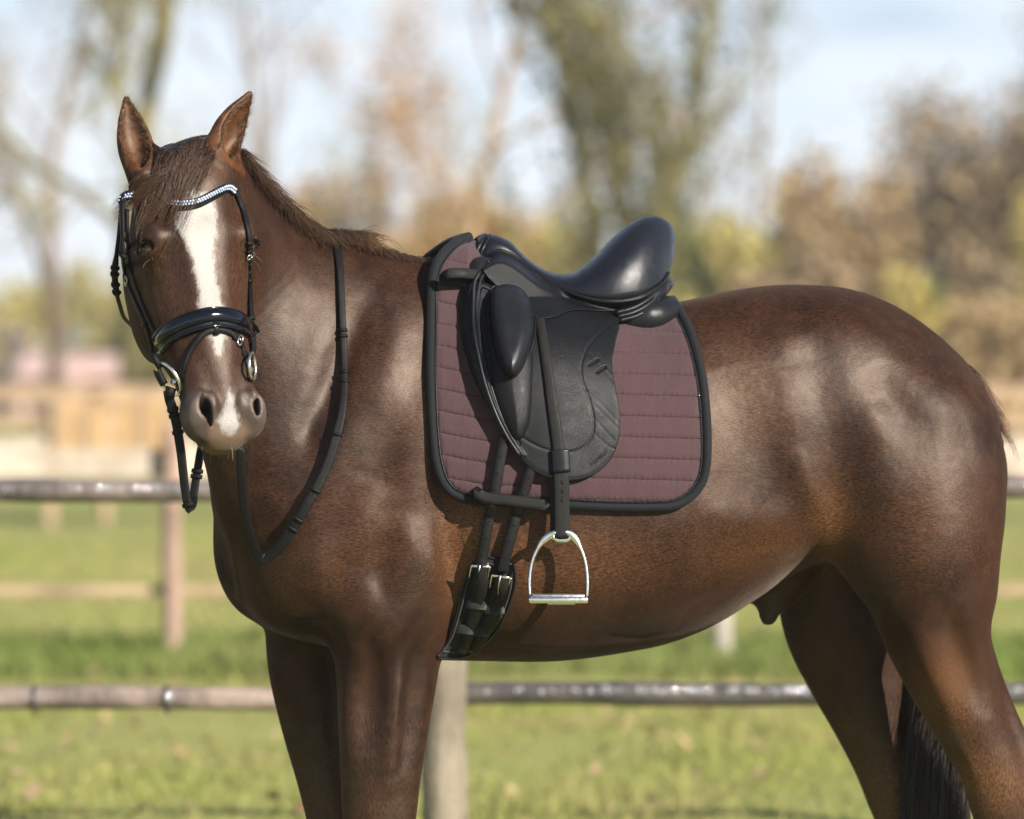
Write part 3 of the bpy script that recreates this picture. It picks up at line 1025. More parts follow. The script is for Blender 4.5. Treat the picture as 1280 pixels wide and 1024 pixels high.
# ------------------------------------------------------------------ surface builders for the tack
def surf(px, py, off=0.0, guess=-.2):
    """point on the horse seen at a photo pixel, lifted off by off, with its normal"""
    d = Vector(pt(px, py, 0)) - CAMP
    loc, nor, i, dist = horse_bvh.ray_cast(CAMP, d.normalized())
    if loc is None:
        loc, nor, i, dist = horse_bvh.find_nearest(Vector(pt(px, py, guess)))
    n = np.array(nor)
    if n[1] > 0 and False:
        n = -n
    return np.array(loc) + n * off, n

def sweep(P, profile_fn, closed=False, caps=True):
    """rings of points -> tube; P: list of rings (k,3)"""
    V = np.concatenate(P)
    k = len(P[0])
    n = len(P)
    F = []
    for i in range(n if closed else n - 1):
        a, b = i * k, ((i + 1) % n) * k
        for j in range(k):
            F.append((a + j, a + (j + 1) % k, b + (j + 1) % k, b + j))
    if caps and not closed:
        F.append(tuple(range(k))[::-1])
        F.append(tuple((n - 1) * k + j for j in range(k)))
    return V, F

def strap_geo(P, N, w, th, closed=False, crown=0.25):
    """flat strap along P, face towards N; w, th scalars or arrays (metres)"""
    P, N = np.asarray(P, float), np.asarray(N, float)
    n = len(P)
    w = np.broadcast_to(np.asarray(w, float), (n,))
    th = np.broadcast_to(np.asarray(th, float), (n,))
    if closed:
        T = np.roll(P, -1, 0) - np.roll(P, 1, 0)
    else:
        T = np.gradient(P, axis=0)
    T /= np.linalg.norm(T, axis=1)[:, None] + 1e-12
    N = N - (N * T).sum(1)[:, None] * T
    N /= np.linalg.norm(N, axis=1)[:, None] + 1e-12
    B = np.cross(T, N)
    prof = [(-.5, -.5), (-.5, .2), (-.42, .5), (-.15, .5 + crown), (.15, .5 + crown), (.42, .5), (.5, .2), (.5, -.5)]
    rings = []
    for i in range(n):
        rings.append(np.array([P[i] + B[i] * a * w[i] + N[i] * b * th[i] for a, b in prof]))
    return sweep(rings, None, closed)

def tube_geo(P, r, k=8, closed=False):
    P = np.asarray(P, float)
    n = len(P)
    r = np.broadcast_to(np.asarray(r, float), (n,))
    T = (np.roll(P, -1, 0) - np.roll(P, 1, 0)) if closed else np.gradient(P, axis=0)
    T /= np.linalg.norm(T, axis=1)[:, None] + 1e-12
    up = np.array((.3, -1, .2))
    rings = []
    prev = None
    for i in range(n):
        a = np.cross(T[i], up if prev is None else prev)
        if np.linalg.norm(a) < 1e-6:
            a = np.cross(T[i], (1, 0, 0))
        a /= np.linalg.norm(a)
        b = np.cross(a, T[i])
        prev = b
        rings.append(np.array([P[i] + r[i] * (a * math.cos(2 * math.pi * j / k) + b * math.sin(2 * math.pi * j / k)) for j in range(k)]))
    return sweep(rings, None, closed)

def geo_obj(name, geos, parent, mat, smooth=True):
    V, F, o = [], [], 0
    for v, f in geos:
        V.append(np.asarray(v))
        F += [tuple(i + o for i in q) for q in f]
        o += len(v)
    return link(name, mesh_from(name, np.concatenate(V), F), parent, mat, smooth)

def bevel_smooth(o, angle=40):
    try:
        o.data.set_sharp_from_angle(angle=R(angle))
    except Exception:
        pass
    return o

def slab(name, outline, depth, thick, parent, mat, res=2.0, hres=None, rnd=.003, relief=None, smooth_outline=3, back=0.0, sdf=None):
    """leather or cloth piece: a closed outline in photo pixels laid on the surface depth(px,py), thick(d) high at
    inside distance d (metres), rounded at the edge; really solid, meshed from a small field"""
    O = catmull(outline, smooth_outline, closed=True) if smooth_outline > 1 else np.asarray(outline, float)
    x0, y0 = O.min(0) - 4 * res
    x1, y1 = O.max(0) + 4 * res
    us = np.arange(x0, x1, res)
    vs_ = np.arange(y0, y1, res)
    U, W = np.meshgrid(us, vs_, indexing='ij')
    d2 = (poly_sdf(U, W, O) if sdf is None else sdf(U, W)) / 600.0
    top = thick(np.maximum(-d2, 0)) if callable(thick) else np.full(d2.shape, float(thick))
    if relief is not None:
        top = top + relief(U, W, -d2)
    if not (d2 < 0).any():
        return None
    tm = float(top[d2 < 0].max())
    hr = hres or max(.0012, tm / 14)
    hsx = np.arange(-back - 3 * hr, tm + 4 * hr, hr)
    Fd = Field(us, vs_, hsx)
    H = hsx[None, None, :]
    a = smax(H - top[:, :, None], -back - H, rnd * .5)
    Fd.F = smax(a, d2[:, :, None] + rnd * 0.2, rnd).astype(np.float32)
    V, Q = Fd.mesh(relax=2)
    Y = depth(V[:, 0], V[:, 1]) - V[:, 2]
    return link(name, fast_mesh(name, ptv(V[:, 0], V[:, 1], Y), Q[:, ::-1]), parent, mat)
# ------------------------------------------------------------------ saddle pad, saddle, girth, stirrup
RIDGE = np.array([(560, 296), (585, 291), (597, 300), (612, 326), (650, 347), (700, 364), (760, 374), (800, 376), (845, 370), (870, 366)], float)
def pad_depth(px, py, lift=0.0):
    """depth of the saddle cloth's near half: the flank of the horse, with a steep tent along the spine"""
    px, py = np.broadcast_arrays(np.asarray(px, float), np.asarray(py, float))
    y = np.full(px.shape, -.2)
    for _ in range(6):
        s = (y + CAM_D) / FPX
        X, Z = (px - 640) * s, CAM_Z + (HZ - py) * s
        top, bot, hw, pe = trunk_par(X)
        zc = bot + (top - bot) * .47
        dz = Z - zc
        t = np.clip(np.abs(dz) / np.where(dz > 0, top - zc, zc - bot), 0, 1)
        w = hw * np.sqrt(np.maximum(0, 1 - t ** np.where(dz > 0, pe, 2.7)))
        zr = CAM_Z + (HZ - np.interp(px, RIDGE[:, 0], RIDGE[:, 1])) * (CAM_D + yc(X)) / FPX
        below = np.maximum(zr - Z, 0)
        tent = .150 * (1 - np.exp(-below / .045))
        k = .03
        h = np.clip(.5 + .5 * (w + .012 - tent) / k, 0, 1)
        w = tent + (w + .012 - tent) * h + k * h * (1 - h) * .6
        w = np.where(below <= 0, 0.002, w)
        y = yc(X) - w / .982 - lift
    return y

def mirror_near_far(V):
    """the far half of the tack: the near half mirrored across the horse's long plane"""
    V = np.asarray(V, float)
    d = (V[:, 0] * LAT[0] + (V[:, 1] - yc(0)) * LAT[1])
    return V - 2 * d[:, None] * LAT[None, :]

PAD_O = [(584, 291), (566, 299), (549, 316), (539, 335), (534.5, 360), (533.5, 400), (533, 450), (534, 500), (537, 550), (541, 580), (549, 604), (562, 620), (582, 629), (610, 632), (650, 633.5), (700, 635.5), (760, 638.5), (810, 639), (842, 637),
         (864, 627), (880, 609), (887, 588), (889, 560), (888, 523), (884, 480), (877, 445), (868, 415), (857, 392), (845, 372)]
PAD_TOP = [(820, 375), (780, 377), (740, 374), (700, 367), (660, 353), (625, 338), (604, 314), (595, 300)]
pad = empty('saddle_pad', tuple(pt(710, 480, -.1)))
tag(pad, 'plum brown quilted saddle pad with black binding under the black saddle', 'saddle pad')
pO = np.concatenate([catmull(PAD_O, 4), np.array(PAD_TOP)])
lin = slab('lining', pO, lambda u, v: pad_depth(u, v), .004, pad, M['lining'], res=3, rnd=.003, smooth_outline=1)
# far half (lining and front edge are what shows at the withers)
lv = np.empty(len(lin.data.vertices) * 3, np.float32)
lin.data.vertices.foreach_get('co', lv)
lv = lv.reshape(-1, 3) + np.array(lin.location)
lin_f = [tuple(p.vertices)[::-1] for p in lin.data.polygons]
lin_w = np.array([(lin.matrix_basis @ Vector(v))[:] for v in lv])
link('far_panel', mesh_from('far_panel', mirror_near_far(lin_w), lin_f), pad, M['lining'])

def curve_on(px_pts, depth, n=8, closed=False):
    c = catmull(px_pts, n, closed)
    return c, ptv(c[:, 0], c[:, 1], depth(c[:, 0], c[:, 1]))

# binding: padded band along the edge
pc = catmull(PAD_O, 8)
tng = np.gradient(pc, axis=0)
nin = np.stack([-tng[:, 1], tng[:, 0]], 1)
nin /= np.linalg.norm(nin, axis=1)[:, None]
cen = np.array((710, 470))
nin *= np.sign(((cen - pc) * nin).sum(1))[:, None]
def band(c2d, depth, width_px, th, lift):
    P = ptv(c2d[:, 0], c2d[:, 1], depth(c2d[:, 0], c2d[:, 1]) - lift)
    e = .5
    Nn = []
    for u, v in c2d:
        q = [ptv(u + a, v + b, depth(u + a, v + b)) for a, b in ((2, 0), (-2, 0), (0, 2), (0, -2))]
        nn = np.cross(q[0] - q[1], q[2] - q[3])
        nn = nn / (np.linalg.norm(nn) + 1e-9)
        if nn[1] > 0:
            nn = -nn
        Nn.append(nn)
    return P, np.array(Nn)
bw = np.interp(np.arange(len(pc)), [0, 30, 150, len(pc)], [13, 12, 11, 12])
bc = pc + nin * 5.2
bP, bN = band(bc, pad_depth, 12, .006, .003)
geo_obj('binding', [strap_geo(bP, bN, bw / 600, .009, crown=.55)], pad, M['binding'])
gv, gf = strap_geo(bP, bN, bw / 600, .009, crown=.55)
link('far_binding', mesh_from('far_binding', mirror_near_far(gv), [f[::-1] for f in gf]), pad, M['binding'])
pipe = pc + nin * 11.6
pP, pN = band(pipe, pad_depth, 2, .002, .0085)
geo_obj('piping', [tube_geo(pP, .0016, 6)], pad, M['smooth_leather'])

# quilted channels, each its own padded strip
inner = pc + nin * 11.0
poly_in = np.concatenate([inner, np.array(PAD_TOP)])
def qline(k, x):
    left = 300 + 27.2 * k + (x - 570) * .20
    right = 310 + 26.4 * k + (x - 830) * .03
    f = sstep(x, 580, 730)
    return left * (1 - f) + right * f
for k in range(-2, 13):
    def sdf_q(U, W, k=k):
        return np.maximum(poly_sdf(U, W, poly_in), np.maximum(qline(k, U) - W, W - qline(k + 1, U)) - 1.3)
    ya = min(float(qline(k, x)) for x in (545, 640, 875))
    yb = max(float(qline(k + 1, x)) for x in (545, 640, 875))
    ya, yb = max(ya, 288), min(yb, 640)
    if yb - ya < 6:
        continue
    box = [(532, ya), (890, ya), (890, yb), (532, yb)]
    slab('quilted_panel', box, lambda u, v: pad_depth(u, v) - .002, lambda d: .0030 + .0062 * np.sqrt(np.clip(1 - (1 - np.minimum(d / .016, 1)) ** 2, 0, 1)),
         pad, M['pad'], res=2.0, hres=.0018, rnd=.0028, smooth_outline=1, sdf=sdf_q,
         relief=lambda U, W, di, k=k: (.0004 * np.sin(U * .21 + k * 2.1 + .4 * np.sin(W * .3)) + .0010 * np.sin(U * .83 + k * 1.3 + np.sin(U * .11 + k)) * np.exp(-((di - .005) / .004) ** 2)) * (di > .0015))

# small black crystals along the rear and lower edge
cm = bmesh.new()
bmesh.ops.create_icosphere(cm, subdivisions=1, radius=.0028)
for v in cm.verts:
    v.co.y *= .7
crys_me = bpy.data.meshes.new('crystal')
cm.to_mesh(crys_me); cm.free()
crys_me.materials.append(M['black_crystal'])
crys_me.polygons.foreach_set('use_smooth', np.zeros(len(crys_me.polygons), bool))
pl = np.concatenate([[0], np.cumsum(np.linalg.norm(np.diff(pipe, axis=0), axis=1))])
rngc = random.Random(4)
i0 = np.argmin(np.abs(pipe[:, 0] - 705) + np.abs(pipe[:, 1] - 625))
for d in np.arange(pl[i0], pl[-1] - 2, 3.3):
    u, v = np.interp(d, pl, pipe[:, 0]), np.interp(d, pl, pipe[:, 1])
    p = pt(u, v, float(pad_depth(u, v)) - .011)
    o = bpy.data.objects.new('crystal', crys_me)
    COL.objects.link(o)
    o.parent = pad
    o.matrix_parent_inverse = pad.matrix_world.inverted()
    o.location = p
    o.rotation_euler = [rngc.uniform(-.6, .6) for _ in range(3)]

# ------------------------------------------------------------------ saddle
saddle = empty('dressage_saddle', tuple(pt(700, 420, -.15)))
tag(saddle, 'black leather dressage saddle with deep seat and large thigh block on the plum pad', 'saddle')
sm = lambda x, a, b: sstep(x, a, b)
def base_d(px, py):
    """plane of the saddle flap: hangs a few centimetres off the cloth, a little more at the top front"""
    py = np.asarray(py, float)
    y = pad_depth(px, np.maximum(py, 372 + 0 * py))
    up = np.maximum(372 - py, 0) / 600
    return y + up * .45
def flap_d(px, py):
    return base_d(px, py) - (.050 - .022 * sm(np.asarray(py, float), 430, 590) - .010 * sm(np.asarray(px, float), 680, 770))
# panel below the flap
PANEL = [(600, 318), (583, 336), (574, 362), (571.5, 400), (576, 430), (582, 452), (592, 484), (600, 508), (612, 532), (628, 552), (650, 572), (690, 580), (730, 560), (760, 500), (772, 440), (778, 392), (740, 360), (660, 335)]
slab('panel', PANEL, lambda u, v: base_d(u, v) - .004, lambda d: .010 + .028 * (1 - np.exp(-d / .018)), saddle, M['smooth_leather'], res=2.5, rnd=.012,
     relief=lambda U, W, di: -.024 * sm(W, 430, 540) - .012 * sm(U, 650, 740))
# flap with a raised edge roll, stitched lines and girth-strap slots
FLAP = [(600, 352), (592, 370), (592, 400), (597, 441), (607, 487), (622, 525), (642, 561), (662, 586), (685, 597.5), (710, 601.5), (736, 597), (757, 583), (770, 562), (775.5, 537), (774, 506), (768, 475), (765.5, 450), (769, 425), (777, 390), (776, 382), (740, 380), (700, 384), (664, 384), (640, 372), (618, 358)]
def line_dist(U, W, pts, closed=False):
    c = catmull(pts, 6, closed)
    best = np.full(U.shape, 1e9)
    for i in range(len(c) - 1):
        ax, ay = c[i]; bx, by = c[i + 1]
        dx, dy = bx - ax, by - ay
        t = np.clip(((U - ax) * dx + (W - ay) * dy) / (dx * dx + dy * dy + 1e-9), 0, 1)
        best = np.minimum(best, (U - ax - dx * t) ** 2 + (W - ay - dy * t) ** 2)
    return np.sqrt(best)
FLAP_L = [[(777, 396), (752, 414), (735, 434), (727, 455), (728, 475), (737, 500), (742, 525), (740, 545), (728, 560), (708, 566), (690, 564), (668, 556), (650, 545)],
          [(735, 440), (768, 478)], [(722, 415), (744, 440), (766, 466)], [(742, 505), (772, 535)], [(742, 522), (768, 551)], [(728, 484), (752, 505), (773, 528)], [(742, 540), (758, 556), (770, 562)],
          [(694, 390), (730, 440)], [(750, 392), (772, 408)], [(690, 420), (726, 465)]]
def flap_rel(U, W, di):
    h = np.zeros(U.shape)
    for i, L in enumerate(FLAP_L):
        d = line_dist(U, W, L)
        h -= (.0016 if i == 0 else .0009) * np.exp(-(d / (1.25 if i == 0 else 1.0)) ** 2)
    h -= .0010 * np.exp(-((di * 600 - 3.0) / .9) ** 2)
    h += .0040 * np.exp(-((di * 600 - 4.5) / 3.0) ** 2) * (U < 660) * (W < 570)
    h -= .0022 * np.exp(-((di * 600 - 9.5) / 1.6) ** 2) * (U < 650) * (W < 560)
    for x, y in ((742, 453), (751.5, 462)):
        q = line_dist(U, W, [(x - 5, y + 3.2), (x, y), (x + 5, y - 3.2)])
        h -= .0045 * np.exp(-(q / 1.5) ** 4)
    return h
slab('flap', FLAP, flap_d, .008, saddle, M['leather'], res=1.3, hres=.0014, rnd=.0035, relief=flap_rel)
# knee pad and thigh block
KNEE = [(612, 440), (612, 455), (615, 487), (625, 518), (638, 546), (647, 551.5), (656, 546), (664, 522), (666.5, 478), (667, 440), (655, 420), (630, 420)]
slab('knee_pad', KNEE, lambda u, v: flap_d(u, v) - .005, lambda d: .003 + .020 * (1 - np.exp(-d / .016)), saddle, M['leather'], res=1.5, rnd=.005)
BLOCK = [(616, 359), (624, 355), (637, 354), (651, 358.5), (661, 369), (667, 385), (669, 402), (668, 420), (663, 440), (656, 459), (648, 471), (640, 474), (631, 469.5), (622, 456), (615.5, 433), (611.5, 402), (610.5, 378), (612, 366)]
slab('thigh_block', BLOCK, lambda u, v: flap_d(u, v) - .008, lambda d: .012 + .052 * np.sqrt(np.clip(1 - (1 - np.minimum(d / .034, 1)) ** 2, 0, 1)), saddle, M['smooth_leather'], res=1.5, hres=.003, rnd=.012)
bo = catmull(BLOCK, 5, True)
geo_obj('block_piping', [tube_geo(ptv(bo[:, 0], bo[:, 1], flap_d(bo[:, 0], bo[:, 1]) - .012), .0026, 6, True)], saddle, M['smooth_leather'])
for off, rr in ((0, .0042), (6.5, .0034)):
    c = catmull([(600 + off, 340), (593 + off, 354), (591.5 + off, 380), (592 + off, 410), (598 + off, 445), (607 + off, 482), (620 + off * .9, 518), (634 + off * .8, 546), (650 + off * .6, 570)], 6)
    geo_obj('edge_piping', [tube_geo(ptv(c[:, 0], c[:, 1], flap_d(c[:, 0], c[:, 1]) - .008 - (0 if off else 0)), rr, 8)], saddle, M['smooth_leather'])

# rear panels (gusset) both sides, one soft body
def cpt(px, py, lat):
    """point at lateral offset lat from the horse's long plane, lat < 0 = near side"""
    y = 0.0
    for _ in range(4):
        s = (y + CAM_D) / FPX
        y = float(yc((px - 640) * s)) + lat
    return pt(px, py, y)
for sd in (-1, 1):
    sf = Field(np.arange(.12, .42, .004), np.arange(-.34, .30, .005), np.arange(1.44, 1.80, .004))
    def q(px, py, lat, sd=sd):
        p = cpt(px, py, -abs(lat))
        return p if sd < 0 else mirror_near_far([p])[0]
    sf.tube([(q(788, 399, .128), .034, .036), (q(806, 398, .126), .042, .046), (q(820, 395, .114), .040, .046), (q(829, 391, .095), .034, .044)], k=.02, lateral=LAT)
    sv, sq = sf.mesh(2)
    link('rear_panel', fast_mesh('rear_panel', sv, sq), saddle, M['smooth_leather'])

# seat: lofted cross sections
# px of station, near edge (px, py), crest py, half width, dome exponents
SEAT = [(597, 328, 298, .050, 2.2), (603, 324, 294.5, .060, 2.3), (614, 316, 293.5, .066, 2.3), (626, 313, 296.5, .068, 2.3), (640, 318, 304, .070, 2.2), (655, 328.5, 319.5, .078, 2.1), (670, 340, 331, .092, 2.1), (686, 350.5, 339.5, .110, 2.2),
        (702, 360, 342.6, .128, 2.3), (716, 366, 341.8, .142, 2.4), (730, 371, 333.5, .154, 2.5), (748, 375, 318, .164, 2.5), (766, 376.5, 299.5, .170, 2.4), (784, 375, 284, .170, 2.3), (800, 371.5, 274.5, .164, 2.2), (814, 365, 270.5, .150, 2.1), (825, 356, 270.5, .132, 2.0), (833, 346, 274, .108, 2.0), (839.5, 330, 280, .080, 2.0), (844.5, 311, 291, .040, 2.0)]
S2 = catmull(np.array(SEAT), 5)
rings = []
K = 40
for px, pe, pcst, hw, ex in S2:
    low = cpt(px, pe, -hw)
    yb = low[1]
    ce = cpt(px, pcst, 0)
    ring = []
    lat = np.array((0, 1.0, 0))
    base = np.array((low[0], ce[1], low[2]))
    hgt = ce[2] - low[2]
    cant = sstep(px, 690, 790)
    for j in range(K + 1):
        th = math.pi * j / K
        c, s = math.cos(th), math.sin(th)
        a = -abs(c) ** (2 / ex) * (1 if c > 0 else -1)
        b = abs(s) ** (2 / ex)
        # the seat dips along the middle
        dip = 0.0
        ring.append(base + lat * hw * a + np.array((0, 0, hgt * b - .018 * (0.3 + cant) * math.exp(-(a / .45) ** 2) * 0)))
    # underside
    for j in range(1, 12):
        t = j / 12
        a = 1 - 2 * t
        ring.append(base + lat * hw * a + np.array((0, 0, -.018 * math.sin(math.pi * t))))
    rings.append(np.array(ring))
V, F = sweep(rings, None)
link('seat', mesh_from('seat', V, F), saddle, M['seat_leather'])
# welt along the seat edge
welt = []
for px, pe, pcst, hw, ex in S2[4:-8]:
    welt.append(cpt(px, pe + 1.0, -hw - .003))
geo_obj('seat_welt', [tube_geo(np.array(welt), .0032, 8)], saddle, M['smooth_leather'])
# pommel piping, double
for k_, (dx, rr) in enumerate(((-3.5, .0045), (2.5, .0036))):
    P = [cpt(594 + dx, 329, -.062), cpt(598 + dx, 318, -.068), cpt(604 + dx, 305, -.062), cpt(609 + dx, 296, -.036), cpt(610 + dx, 294, 0), mirror_near_far([cpt(609 + dx, 296, -.036)])[0], mirror_near_far([cpt(604 + dx, 305, -.062)])[0]]
    geo_obj('pommel_piping', [tube_geo(catmull(P, 8), rr, 8)], saddle, M['smooth_leather'])
# skirt
def skirt_d(u, v):
    u = np.asarray(u, float); v = np.asarray(v, float)
    hw = np.interp(u, S2[:, 0], S2[:, 3])
    pe = np.interp(u, S2[:, 0], S2[:, 1])
    ysd = np.array([cpt(a, b, -h)[1] for a, b, h in zip(u.ravel(), pe.ravel(), hw.ravel())]).reshape(u.shape)
    yf = flap_d(u, v) - .012
    f = sm(v - pe, 0, 16)
    return ysd * (1 - f) + np.minimum(yf, ysd + .03) * f
SKIRT = [(599, 325), (604, 340), (612, 350), (624, 362), (640, 378), (654, 388), (664, 394.5), (673, 398.2), (683, 398.5), (697, 395), (711, 389.5), (725, 387.5), (748, 389), (771, 388.5), (790, 384), (808, 375.5), (824, 361), (830, 352),
         (815, 361), (799, 369), (778, 373.5), (754, 373.5), (729, 368.5), (705, 359.5), (682, 346), (661, 331), (644, 318), (630, 312), (614, 314)]
slab('skirt', SKIRT, skirt_d, .006, saddle, M['leather'], res=1.5, hres=.0014, rnd=.003, relief=lambda U, W, di: -.0009 * np.exp(-((di * 600 - 2.6) / .8) ** 2))
# rolled cantle pipings
for k_, (d0, rr) in enumerate(((0, .0048), (5.5, .0048), (11, .0046))):
    P = [cpt(770 + k_ * 2, 391 + d0 * .9, -.172), cpt(792 + k_ * 2, 385 + d0 * .9, -.168), cpt(812 + k_ * 2, 373 + d0 * .85, -.152), cpt(825 + k_, 359 + d0 * .8, -.128), cpt(829 + k_, 352 + d0, -.090), cpt(826, 350 + d0, -.03)]
    P += [mirror_near_far([q_])[0] for q_ in P[::-1]]
    geo_obj('cantle_piping', [tube_geo(catmull(P, 6), rr, 8)], saddle, M['smooth_leather'])
# back of the tree under the cantle
tr_f = Field(np.arange(.10, .40, .005), np.arange(-.25, .25, .006), np.arange(1.48, 1.78, .005))
for sd in (-1, 1):
    def q(px, py, lat, sd=sd):
        p = cpt(px, py, -abs(lat))
        return p if sd < 0 else mirror_near_far([p])[0]
    tr_f.tube([(q(735, 380, .10), .018, .045), (q(775, 382, .11), .022, .050), (q(805, 374, .10), .026, .05), (q(814, 366, .07), .022, .05), (q(820, 360, .02), .018, .04)], k=.02, lateral=LAT)
tv, tq = tr_f.mesh(2)
link('cantle_back', fast_mesh('cantle_back', tv, tq), saddle, M['smooth_leather'])
# front loop strap (stirrup bar keeper) sticking forward
P = [cpt(606, 346, -.168), cpt(592, 343, -.180), cpt(577, 341.5, -.190), cpt(562, 342, -.190), cpt(555, 346, -.178), cpt(556, 350, -.168), cpt(570, 351, -.164), cpt(590, 352, -.160)]
P = catmull(P, 6)
Nn = np.tile(np.array((-.25, -1, .25)), (len(P), 1))
geo_obj('front_loop', [strap_geo(P, Nn, np.linspace(.022, .020, len(P)), .0045)], saddle, M['worn_leather'])
nail = []
for px, py in ((610, 328),):
    c = skirt_d(np.array([px]), np.array([py]))[0] - .006
    bmn = bmesh.new()
    bmesh.ops.create_uvsphere(bmn, u_segments=12, v_segments=8, radius=.0042)
    for v in bmn.verts:
        v.co.y *= .5
        v.co += Vector(pt(px, py, c))
    me = bpy.data.meshes.new('saddle_nail'); bmn.to_mesh(me); bmn.free()
    link('saddle_nail', me, saddle, M['smooth_leather'])
# stamped maker's word on the flap
fc = bpy.data.curves.new('lettering', 'FONT')
fc.body = 'equiline'
fc.size = .0135
fc.shear = .25
fc.extrude = .0005
fc.align_x = 'CENTER'; fc.align_y = 'CENTER'
tmp = bpy.data.objects.new('tmp', fc)
COL.objects.link(tmp)
dg = bpy.context.evaluated_depsgraph_get()
lm = bpy.data.meshes.new_from_object(tmp.evaluated_get(dg))
bpy.data.objects.remove(tmp)
yl = float(flap_d(748, 573)) - .0088
mt = Matrix.Translation(Vector(pt(748, 572.5, yl))) @ Matrix.Rotation(R(38), 4, 'Y').inverted() @ Matrix.Rotation(R(90), 4, 'X')
lm.transform(mt)
for v_ in lm.vertices:
    sc_ = (v_.co.y + CAM_D) / FPX
    u_, w_ = 640 + v_.co.x / sc_, HZ - (v_.co.z - CAM_Z) / sc_
    v_.co.y = float(flap_d(u_, w_)) - .0088 + (v_.co.y - yl)
link('lettering', lm, saddle, M['worn_leather'], smooth=False)

# girth straps (billets)
def billet(c_pts, wid, name, offs):
    c = catmull(c_pts, 6)
    P, Nn = [], []
    for i, (u, v) in enumerate(c):
        t = i / (len(c) - 1)
        p, n = surf(u, v, 0)
        if v < 636:
            y = float(pad_depth(u, v)) - .013
            y = min(y, p[1] - .004)
            p = pt(u, v, y)
        P.append(p); Nn.append(n)
    P = np.array(P)
    P[:, 1] -= np.interp(np.arange(len(P)), [0, len(P) * .45, len(P) - 1], offs)
    o = geo_obj(name, [strap_geo(P, np.array(Nn), wid, .0042)], saddle, M['strap_leather'])
    return c, P
BIL = [([(632, 545), (626, 570), (620, 607), (611, 650), (604, 690), (601, 708)], .0215), ([(668, 570), (662, 592), (656, 612), (645, 647), (634, 688), (627, 716)], .0215)]
bil = []
for pts_, w_ in BIL:
    c, P = billet(pts_, w_, 'girth_strap', (.020, .014, .028))
    bil.append((c, P))
    # punched holes with a small rim
    d = np.concatenate([[0], np.cumsum(np.linalg.norm(np.diff(c, axis=0), axis=1))])
    for dd in np.arange(d[-1] - 160 if d[-1] > 160 else 8, d[-1] - 8, 20.5):
        u, v = np.interp(dd, d, c[:, 0]), np.interp(dd, d, c[:, 1])
        y = np.interp(dd, d, P[:, 1]) - .0042
        th = np.linspace(0, 2 * math.pi, 10, endpoint=False)
        ringp = ptv(u + 1.7 * np.cos(th), v + 1.7 * np.sin(th), np.full(10, y))
        geo_obj('punched_hole', [tube_geo(ringp, .0008, 5, True), (ptv(u + 1.5 * np.cos(th), v + 1.5 * np.sin(th), np.full(10, y + .0006)), [tuple(range(10))])], saddle, M['smooth_leather'])
# keeper strap across the girth straps
kp = catmull([(596, 616), (604, 621), (616, 623.5), (632, 625), (652, 627.5), (670, 630), (683, 632)], 6)
KP = np.array([pt(u, v, float(pad_depth(u, min(v, 630))) - .030) for u, v in kp])
KP = np.concatenate([KP[:1] + np.array((.008, .022, .004)), KP, KP[-1:] + np.array((-.004, .016, 0))])
geo_obj('strap_keeper', [strap_geo(KP, np.tile((0, -1, .18), (len(KP), 1)), .0235, .005)], saddle, M['strap_leather'])

# ------------------------------------------------------------------ girth
girth = empty('girth', tuple(pt(600, 770, -.3)))
tag(girth, 'short black padded girth buckled to two straps behind the horse foreleg', 'girth')
def body_d(u, v):
    u, v = np.broadcast_arrays(np.asarray(u, float), np.asarray(v, float))
    o = np.empty(u.shape)
    for i, (a, b) in enumerate(zip(u.ravel(), v.ravel())):
        y = hit_y(a, b)
        o.flat[i] = np.nan if y is None else y
    return o
# sample once on a coarse grid, then interpolate
gu, gv_ = np.arange(530, 661, 5.0), np.arange(680, 841, 5.0)
GG = np.array([[hit_y(a, min(b, 818)) or -.2 for b in gv_] for a in gu])
for _ in range(6):
    GG[1:-1, 1:-1] = (GG[:-2, 1:-1] + GG[2:, 1:-1] + GG[1:-1, :-2] + GG[1:-1, 2:]) / 4
def girth_d(u, v):
    fu = np.clip((np.asarray(u, float) - 530) / 5, 0, len(gu) - 1.001)
    fv = np.clip((np.asarray(v, float) - 680) / 5, 0, len(gv_) - 1.001)
    i, j = fu.astype(int), fv.astype(int)
    a, b = fu - i, fv - j
    return (GG[i, j] * (1 - a) * (1 - b) + GG[i + 1, j] * a * (1 - b) + GG[i, j + 1] * (1 - a) * b + GG[i + 1, j + 1] * a * b)
GIRTH = [(593, 699), (600, 695), (612, 694), (624, 697), (640, 703), (645.5, 711), (646, 724), (643, 740), (635, 764), (624, 785), (610, 803), (595, 816), (579, 824), (558, 825.5), (545, 824), (551, 816), (559, 802), (566, 780), (573, 755), (580, 728), (586, 708)]
slab('girth_pad', GIRTH, lambda u, v: girth_d(u, v) + .004, lambda d: .010 + .010 * (1 - np.exp(-d / .008)), girth, M['lining'], res=1.8, rnd=.006)
go = catmull(GIRTH, 5, True)
gc = go + (np.array((600, 760)) - go) * .045
geo_obj('girth_piping', [tube_geo(ptv(gc[:, 0], gc[:, 1], girth_d(gc[:, 0], gc[:, 1]) - .012), .0028, 7, True), ], girth, M['smooth_leather'])
gc2 = go + (np.array((600, 760)) - go) * .16
geo_obj('girth_edge', [tube_geo(ptv(gc2[:, 0], gc2[:, 1], girth_d(gc2[:, 0], gc2[:, 1]) - .0165), .0020, 6, True)], girth, M['elastic'])
